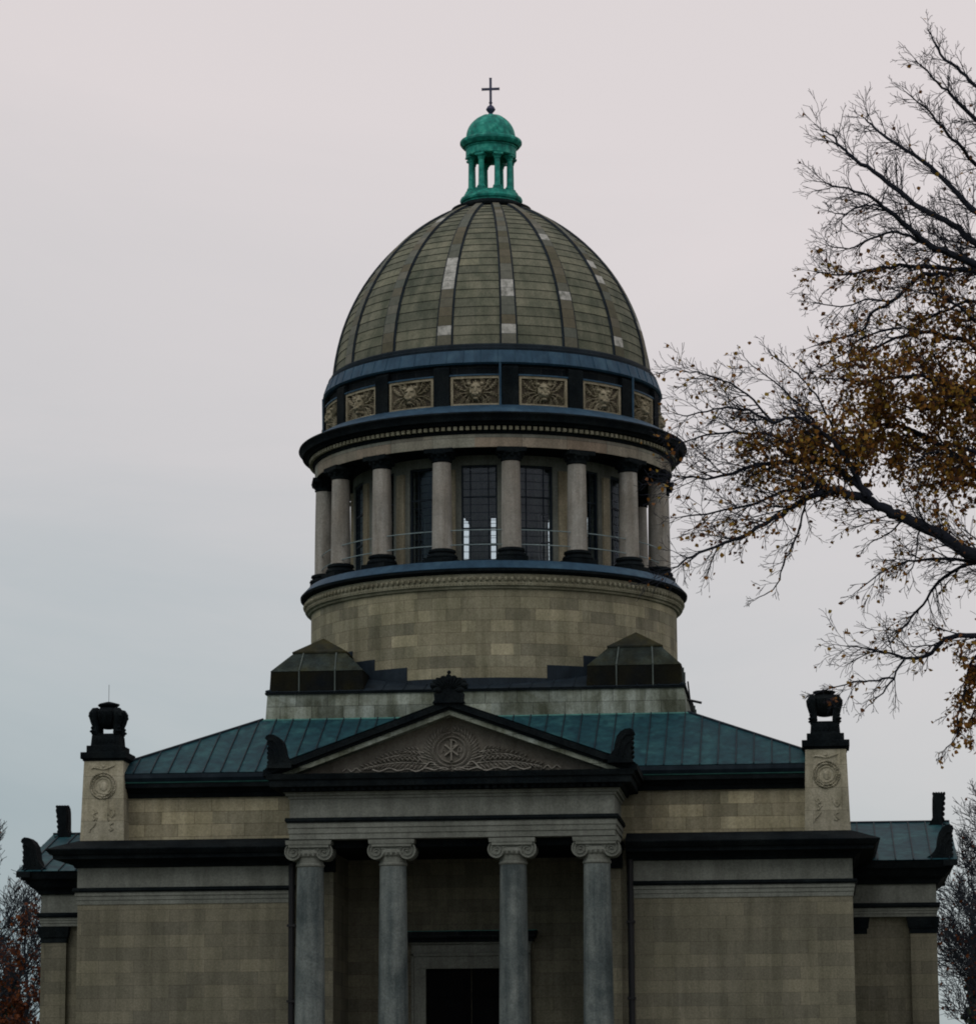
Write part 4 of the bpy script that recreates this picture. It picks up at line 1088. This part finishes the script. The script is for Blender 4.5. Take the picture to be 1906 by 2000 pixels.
    def leaves(s, name, mat, parent, size=.13):
        n = len(s.leaf)
        if not n: return None
        rs = np.random.RandomState(s.rnd.randint(0, 9999)); P = np.array(s.leaf)
        d = rs.normal(size=(n, 3)); d[:, 2] -= .5; d /= np.linalg.norm(d, axis=1)[:, None]
        e = rs.normal(size=(n, 3)); e -= d * (d * e).sum(1)[:, None]; e /= np.linalg.norm(e, axis=1)[:, None]; nn = np.cross(d, e)
        sz = size * rs.uniform(.6, 1.25, n); 
        # lobed leaf: 2 folded halves of 4 points each -> 7 verts
        tmpl = [(0, 0, 0), (.55, .30, .10), (.42, .62, .06), (0, 1.0, -.06), (-.42, .62, .06), (-.55, .30, .10), (0, .45, -.04)]
        V = np.stack([P + (e * (t[0] * sz)[:, None]) + d * (t[1] * sz)[:, None] + nn * (t[2] * sz)[:, None] for t in tmpl], 1).reshape(-1, 3)
        i = (np.arange(n) * 7)[:, None]
        Fc = np.concatenate([np.stack([i[:, 0] + a for a in q], -1) for q in ((0, 1, 2, 6), (6, 2, 3, 4), (0, 6, 4, 5))])
        cval = np.clip(rs.beta(2, 2, n), 0.01, .99); uv = np.repeat(np.tile(cval, 3), 4)
        return fastmesh(name, V, Fc, mat, parent, uv)
def fastmesh(name, V, Fc, mat, parent, uvx=None, smooth=False):
    me = bpy.data.meshes.new(name); nf = len(Fc)
    me.vertices.add(len(V)); me.vertices.foreach_set('co', V.astype(np.float32).ravel())
    me.loops.add(nf * 4); me.loops.foreach_set('vertex_index', Fc.astype(np.int32).ravel())
    me.polygons.add(nf); me.polygons.foreach_set('loop_start', np.arange(0, nf * 4, 4, dtype=np.int32))
    me.update(calc_edges=True)
    if uvx is not None:
        l = me.uv_layers.new(name='UVMap'); d = np.zeros((nf * 4, 2), np.float32); d[:, 0] = uvx; l.data.foreach_set('uv', d.ravel())
    if smooth: me.polygons.foreach_set('use_smooth', np.ones(nf, bool))
    me.materials.append(M[mat]); o = bpy.data.objects.new(name, me); col.objects.link(o)
    if parent is not None: o.parent = parent
    return o

# the big tree that stands in front of the building to the right (its trunk is just outside the frame)
TD = 84.0; PPM = F_PX / TD
def tp(x, y, dz=0.0):
    # tree plane: metres right / up of the line of sight at the tree's distance, dz towards the building
    return CAM + (D_ + R0 * ((x - 953) / F_PX) - U0 * ((y - 1000) / F_PX)) * (TD + dz)
DENS = [(1790, 800, 130, 75, 2.6), (1600, 880, 120, 42, 2.4), (1640, 945, 80, 26, 2.0), (1720, 870, 110, 65, 2.4), (1880, 780, 80, 100, 2.6), (1880, 930, 80, 60, 2.4),
        (1740, 700, 110, 60, 1.5), (1860, 640, 90, 60, 1.5), (1640, 535, 120, 24, 1.0), (1600, 680, 60, 34, .8), (1885, 1380, 45, 130, 3.0), (1850, 1270, 70, 45, 1.3), (1730, 1150, 80, 70, .6),
        (1560, 950, 100, 45, .9), (1450, 1040, 130, 40, .6), (1840, 530, 80, 30, 1.0), (1740, 990, 50, 30, .5), (1640, 1330, 50, 22, .5), (1320, 1000, 40, 120, .3)]
def dens_main(p):
    v = p - CAM; z = v.dot(D_); x = 953 + F_PX * v.dot(R0) / z; y = 1000 - F_PX * v.dot(U0) / z
    d = .06 if y < 480 else .20
    for cx, cy, rx, ry, k in DENS:
        q = ((x - cx) / rx) ** 2 + ((y - cy) / ry) ** 2
        d = max(d, k * math.exp(-q * .8))
    return d
T = Tree(11)
dm = dens_main
def lim(pts, r0, r1, sp, L, maxl=3, up=.03, lf=1.0, start=0.0, cone=(25, 60), z=(0, 0)):
    n = len(pts); T.limb([tp(x, y, z[0] + (z[1] - z[0]) * k / (n - 1)) for k, (x, y) in enumerate(pts)], r0, r1, sp * (.72 if pts[-1][1] > 650 else .42), L * (1.0 if pts[-1][1] > 650 else .74), maxl, dm, up if pts[-1][1] > 650 else up * .4, lf, .6, 4, start, .0068, cone)
# trunk and leader
T.limb([Vector((*tp(2185, 2000)[:2], -.3)), tp(2190, 1900), tp(2180, 1500), tp(2165, 1150), tp(2140, 850), tp(2110, 500), tp(2080, 200), tp(2050, -60)], .42, .10, 1.4, 3.2, 4, dm, .05, .8, start=.45)
# the long low limb
lim([(2170, 1250), (2050, 1150), (1906, 1086), (1832, 1043), (1763, 1012), (1724, 990), (1681, 973), (1637, 958)], .20, .10, .55, 2.4, 3, .04, 1.2, .35, z=(0, -1))
lim([(1637, 958), (1573, 972), (1525, 1005), (1465, 1040), (1413, 1062), (1353, 1086), (1318, 1108)], .085, .02, .26, 1.5, 3, .03, z=(-1, -2))
lim([(1700, 970), (1660, 936), (1607, 901), (1560, 903), (1500, 905), (1430, 925), (1380, 935), (1330, 930)], .10, .02, .24, 1.7, 3, .02, z=(-1, .5))
lim([(1637, 958), (1590, 950), (1530, 960), (1470, 985), (1400, 1000), (1330, 1010)], .06, .018, .26, 1.4, 3, .02, z=(-1, .8))
lim([(1690, 968), (1650, 890), (1600, 840), (1560, 815), (1508, 823), (1448, 797), (1396, 799), (1335, 812)], .07, .018, .25, 1.5, 3, .03, z=(-1, -1.5))
lim([(1607, 901), (1560, 870), (1500, 850), (1430, 845), (1370, 850), (1325, 870)], .055, .016, .26, 1.4, 3, .02, z=(0, 1))
lim([(1508, 823), (1470, 780), (1430, 750), (1390, 735), (1350, 725), (1312, 722)], .035, .012, .3, 1.1, 3, .03, z=(-1, -2))
lim([(1650, 890), (1620, 820), (1581, 758), (1545, 720), (1500, 685)], .035, .012, .34, 1.0, 3, .03, z=(0, 1))
lim([(1600, 840), (1560, 790), (1510, 745), (1460, 705)], .035, .012, .34, 1.0, 3, .03, z=(0, 1))
lim([(1573, 972), (1555, 1050), (1530, 1105), (1510, 1150), (1480, 1168)], .03, .012, .4, .8, 3, -.04, z=(-1, -1))
lim([(1763, 1012), (1740, 1040), (1700, 1060)], .03, .015, .4, .8, 3, -.08)
# masses of leaves over the limb
lim([(1940, 960), (1880, 900), (1800, 850), (1740, 830), (1690, 840), (1620, 850)], .09, .02, .22, 1.6, 3, .02, 1.3, z=(1, 2))
lim([(1960, 820), (1890, 770), (1820, 740), (1760, 735), (1700, 745), (1630, 740)], .08, .02, .24, 1.7, 3, .02, 1.2, z=(0, -1))
lim([(1960, 720), (1890, 670), (1820, 650), (1750, 660), (1690, 690), (1640, 720)], .07, .018, .27, 1.5, 3, .01, 1.1, z=(0, 1))
lim([(1980, 960), (1930, 900), (1870, 870), (1830, 880), (1790, 900)], .07, .02, .24, 1.4, 3, .0, 1.4, z=(0, 0))
lim([(1990, 1010), (1930, 960), (1870, 940), (1800, 950)], .05, .02, .3, 1.2, 3, 0, 1.2, z=(0, 2))
# upper crown
lim([(2120, 620), (2020, 560), (1906, 515), (1840, 489), (1803, 470), (1766, 436), (1725, 403), (1702, 384), (1655, 370), (1605, 355)], .13, .015, .34, 1.8, 3, .05, .5, .3, z=(0, -2))
lim([(2120, 620), (2010, 540), (1906, 474), (1863, 440), (1788, 399), (1721, 343), (1672, 313), (1646, 287), (1628, 268), (1602, 252)], .12, .014, .34, 1.7, 3, .06, .4, .3, z=(0, 1))
lim([(2110, 520), (2000, 470), (1906, 414), (1859, 366), (1800, 312), (1735, 272), (1702, 242), (1685, 228)], .11, .014, .34, 1.6, 3, .06, .4, .3, z=(0, 3))
lim([(2090, 330), (1980, 290), (1906, 231), (1863, 190), (1833, 160), (1788, 116)], .09, .014, .34, 1.5, 3, .07, .6, .3, z=(0, -1))
lim([(2080, 250), (1980, 210), (1906, 164), (1870, 133), (1833, 97), (1822, 75), (1812, 55)], .07, .012, .4, 1.1, 3, .07, .5, .3, z=(0, 1))
lim([(2100, 420), (1980, 370), (1906, 320), (1860, 270), (1820, 225), (1770, 180)], .08, .013, .36, 1.4, 3, .05, .5, .3, z=(0, -3))
lim([(1840, 489), (1790, 470), (1740, 452), (1690, 470), (1655, 488), (1615, 475)], .05, .013, .3, 1.3, 3, .03, 1.0, z=(0, -1))
lim([(1990, 560), (1906, 530), (1822, 522), (1758, 519), (1691, 530), (1640, 537), (1590, 530)], .085, .015, .26, 1.5, 3, .0, 1.0, .2, z=(0, 1))
lim([(1860, 535), (1803, 537), (1740, 590), (1702, 612), (1684, 645), (1628, 664), (1585, 677)], .06, .013, .3, 1.1, 3, .0, 1.0, z=(0, -1))
lim([(1980, 620), (1900, 590), (1840, 610), (1780, 640), (1740, 690)], .06, .013, .3, 1.4, 3, -.01, 1.0, z=(0, 2))
lim([(1725, 403), (1690, 400), (1650, 418), (1620, 412)], .035, .012, .3, 1.2, 3, .03, .6, z=(0, 1))
lim([(1740, 590), (1690, 585), (1640, 600), (1585, 590)], .03, .012, .28, 1.0, 3, .0, 1.0, z=(0, 1))
lim([(1760, 640), (1700, 650), (1650, 690), (1600, 720)], .035, .012, .3, 1.1, 3, -.01, 1.0, z=(0, -1))
lim([(1980, 690), (1920, 640), (1860, 590), (1800, 570), (1740, 560)], .06, .013, .3, 1.3, 3, .0, 1.0, z=(0, -2))
lim([(1980, 840), (1920, 790), (1860, 790), (1800, 800), (1740, 790), (1680, 800)], .06, .015, .26, 1.4, 3, .0, 1.2, z=(0, 2))
# lower right
lim([(2060, 1170), (1960, 1120), (1906, 1099), (1845, 1125), (1810, 1170), (1770, 1220), (1735, 1260)], .07, .014, .28, 1.5, 3, -.02, .8, .2, z=(0, 1))
lim([(1906, 1099), (1850, 1092), (1790, 1095), (1730, 1115), (1680, 1150)], .05, .013, .3, 1.2, 3, -.02, .8, z=(0, -1))
lim([(1832, 1043), (1800, 1020), (1790, 1080), (1770, 1130)], .03, .012, .4, .9, 3, -.04, .8)
lim([(2160, 1350), (2020, 1270), (1906, 1241), (1845, 1250), (1810, 1280), (1767, 1284), (1710, 1272), (1650, 1262)], .10, .014, .3, 1.4, 3, -.01, .8, .3, z=(0, 1))
lim([(1767, 1284), (1745, 1325), (1715, 1360), (1692, 1382)], .035, .01, .4, .8, 3, -.06, .7)
lim([(1745, 1325), (1700, 1330), (1650, 1338), (1600, 1352)], .03, .012, .24, .9, 3, .0, .9)
lim([(1960, 1250), (1900, 1290), (1885, 1340), (1872, 1400), (1866, 1440), (1845, 1465)], .05, .012, .22, .75, 3, -.1, 1.3, z=(0, 0))
lim([(1990, 1250), (1930, 1300), (1905, 1370), (1895, 1430)], .05, .012, .26, .8, 3, -.1, 1.2, z=(0, 1))
# limbs on the far side of the trunk, outside the photograph
rr2 = random.Random(4)
for k, (yy, L_) in enumerate(((1300, 8.5), (1150, 9), (1000, 9), (860, 8), (720, 7.5), (600, 7), (450, 6), (300, 5), (160, 4), (40, 3))):
    p0 = tp(2170 - (1300 - yy) * .075, yy); an = rr2.uniform(-1.1, 1.1); dx = R0 * math.cos(an) + Vector((D_.x, D_.y, 0)) * math.sin(an)
    T.limb([p0 + dx * (L_ * t) + Vector((0, 0, L_ * (.35 * t + .12 * t * t))) for t in (0, .3, .6, 1)], .10, .015, .45, 1.9, 3, lambda p: .5, .03, 1.0)
base = Vector((*tp(2185, 2000)[:2], 0))
import sys; print('tree segs', len(T.seg), 'leaves', len(T.leaf))
mt = empty('autumn_tree', base); tag(mt, 'large overhanging tree with orange brown leaves reaching in from the right edge before the drum', 'tree')
for o in (T.wood('branches', 'bark', None), T.leaves('foliage', 'leaf', None, .11)):
    o.data.transform(Matrix.Translation(-base)); o.parent = mt

# trees behind the building
def far_tree(seed, x, y, hgt, name, label, mat_leaf, lf, maxl=4, lean=0.0, spreadk=1.0, fol='foliage', leafsize=.16, low=.3, grp=None, minr=.014):
    T = Tree(seed); R = T.rnd
    n = 7; P = []
    for k in range(n + 1): P.append(Vector((lean * k / n + R.gauss(0, .12), R.gauss(0, .12), hgt * .86 * k / n - (.2 if k == 0 else 0))))
    r0 = hgt * .016; T.dl = lf
    T.limb(P, r0, r0 * .25, hgt * .05, hgt * .40 * spreadk, maxl, lambda p: lf * (1.0 if p.z < hgt * .62 else .35), .06, 1.0, start=low, minr=minr, cone=(34, 72))
    t = empty(name, (x, y, 0)); tag(t, label, 'tree', grp)
    T.wood('branches', 'barkfar', t)
    T.leaves(fol, mat_leaf, t, leafsize)
    return t
def evergreen(seed, x, y, hgt, w, label):
    R = random.Random(seed); T = Tree(seed)
    T.limb([Vector((0, 0, -.2)), Vector((0, 0, hgt * .5)), Vector((.1, 0, hgt * .97))], hgt * .014, .03, 5, .1, 1, lambda p: 0, 0)
    N = int(9000)
    for _ in range(N):
        z = hgt * (.06 + .94 * R.random() ** 1.3); t = z / hgt
        rad = w * (1 - t) ** .7 * (.75 + .25 * math.sin(z * 3.1 + 2 * math.sin(z))) ; a = R.uniform(0, 2 * PI); rr = rad * math.sqrt(R.random()) * (.85 + .3 * math.sin(a * 5 + z * 2))
        T.leaf.append(Vector((rr * math.cos(a), rr * math.sin(a), z - rr * .25)))
    t = empty('evergreen_tree', (x, y, 0)); tag(t, label, 'tree'); T.wood('trunk', 'barkfar', t); T.leaves('foliage', 'leafgreen', t, .34); return t
def at(px, depth):   # ground point below image column px at that distance
    v = D_ + R0 * ((px - 953) / F_PX) ; h = Vector((v.x, v.y, 0)).normalized(); return CAM.x + h.x * depth, CAM.y + h.y * depth
x, y = at(5, 158); far_tree(31, x, y, 14.2, 'bare_tree', 'nearly bare grey tree at the left edge behind the side wing', 'leafrust', .10, 4)
x, y = at(66, 150); far_tree(32, x, y, 10.6, 'rusty_tree', 'bushy tree with rusty orange leaves against the left wing pilaster', 'leafrust', 2.2, 3, spreadk=.8, low=.15, leafsize=.17)
x, y = at(-25, 146); far_tree(33, x, y, 9.4, 'rusty_tree', 'low dark tree with brown leaves in the bottom left corner', 'leafrust', 1.8, 3, spreadk=.8, low=.12)
x, y = at(1915, 160); far_tree(41, x, y, 16.2, 'bare_tree', 'tall thin bare tree behind the right wing gable', 'leafrust', .08, 4)
x, y = at(1878, 175); far_tree(42, x, y, 12.6, 'bare_tree', 'dense bare tree just beside the right wing wall', 'leafrust', .10, 4)
x, y = at(1880, 182); evergreen(43, x, y, 10.6, 1.6, 'dark conical evergreen beside the right wing wall')
x, y = at(1900, 146); far_tree(44, x, y, 7.0, 'rusty_tree', 'low tree with rust brown leaves in the bottom right corner', 'leafrust', 1.9, 3, spreadk=.8, low=.12)
x, y = at(40, 170); evergreen(45, x, y, 8.3, 2.6, 'dark evergreen low behind the orange tree at left')

# ------------------------------------------------------------ SKY AND LIGHT (flat autumn overcast)
w = bpy.data.worlds.new('World'); scn.world = w; w.use_nodes = True; nt = w.node_tree
bg = nt.nodes['Background']; bg.inputs[1].default_value = 1.0
SUN_EL, SUN_AZ = R_(42), R_(205)           # azimuth clockwise from +Y: behind the camera, to the left
sky = nt.nodes.new('ShaderNodeTexSky'); sky.sky_type = 'NISHITA'; sky.sun_disc = False; sky.sun_elevation = SUN_EL; sky.sun_rotation = SUN_AZ
tc = nt.nodes.new('ShaderNodeTexCoord'); sp = nt.nodes.new('ShaderNodeSeparateXYZ'); nt.links.new(tc.outputs['Generated'], sp.inputs[0])
cloud = noise(nt, vmath(nt, tc.outputs['Generated'], (1, 1, 3.0)), 4.0, 6, .6, .5)
zz = nt.nodes.new('ShaderNodeMath'); zz.operation = 'MULTIPLY_ADD'; nt.links.new(cloud, zz.inputs[0]); zz.inputs[1].default_value = .13; nt.links.new(sp.outputs[2], zz.inputs[2])
zx = nt.nodes.new('ShaderNodeMath'); zx.operation = 'MULTIPLY_ADD'; nt.links.new(sp.outputs[0], zx.inputs[0]); zx.inputs[1].default_value = .28; nt.links.new(zz.outputs[0], zx.inputs[2])
over = ramp(nt, zx.outputs[0], [(0.0, (.22, .30, .345)), (.04, (.29, .365, .40)), (.12, (.47, .51, .525)), (.21, (.65, .622, .62)), (.33, (.78, .71, .70)), (1, (.80, .73, .72))])
sk = nt.nodes.new('ShaderNodeVectorMath'); sk.operation = 'SCALE'; nt.links.new(sky.outputs[0], sk.inputs[0]); sk.inputs[3].default_value = .10
nt.links.new(mul(nt, over, sk.outputs[0], .10, 'MIX'), bg.inputs[0])
ld = bpy.data.lights.new('sun', 'SUN'); ld.energy = .5; ld.angle = R_(25); ld.color = (1, .95, .88)
lo = bpy.data.objects.new('sun', ld); col.objects.link(lo)
sd = Vector((math.sin(SUN_AZ) * math.cos(SUN_EL), math.cos(SUN_AZ) * math.cos(SUN_EL), math.sin(SUN_EL)))
lo.rotation_euler = sd.to_track_quat('Z', 'Y').to_euler(); lo.location = sd * 100

scn.view_settings.view_transform = 'Standard'; scn.view_settings.look = 'None'; scn.view_settings.gamma = 1; scn.view_settings.exposure = 0
scn.cycles.transparent_max_bounces = 12
scn.cycles.max_bounces = 6
scn.cycles.filter_width = 1.9
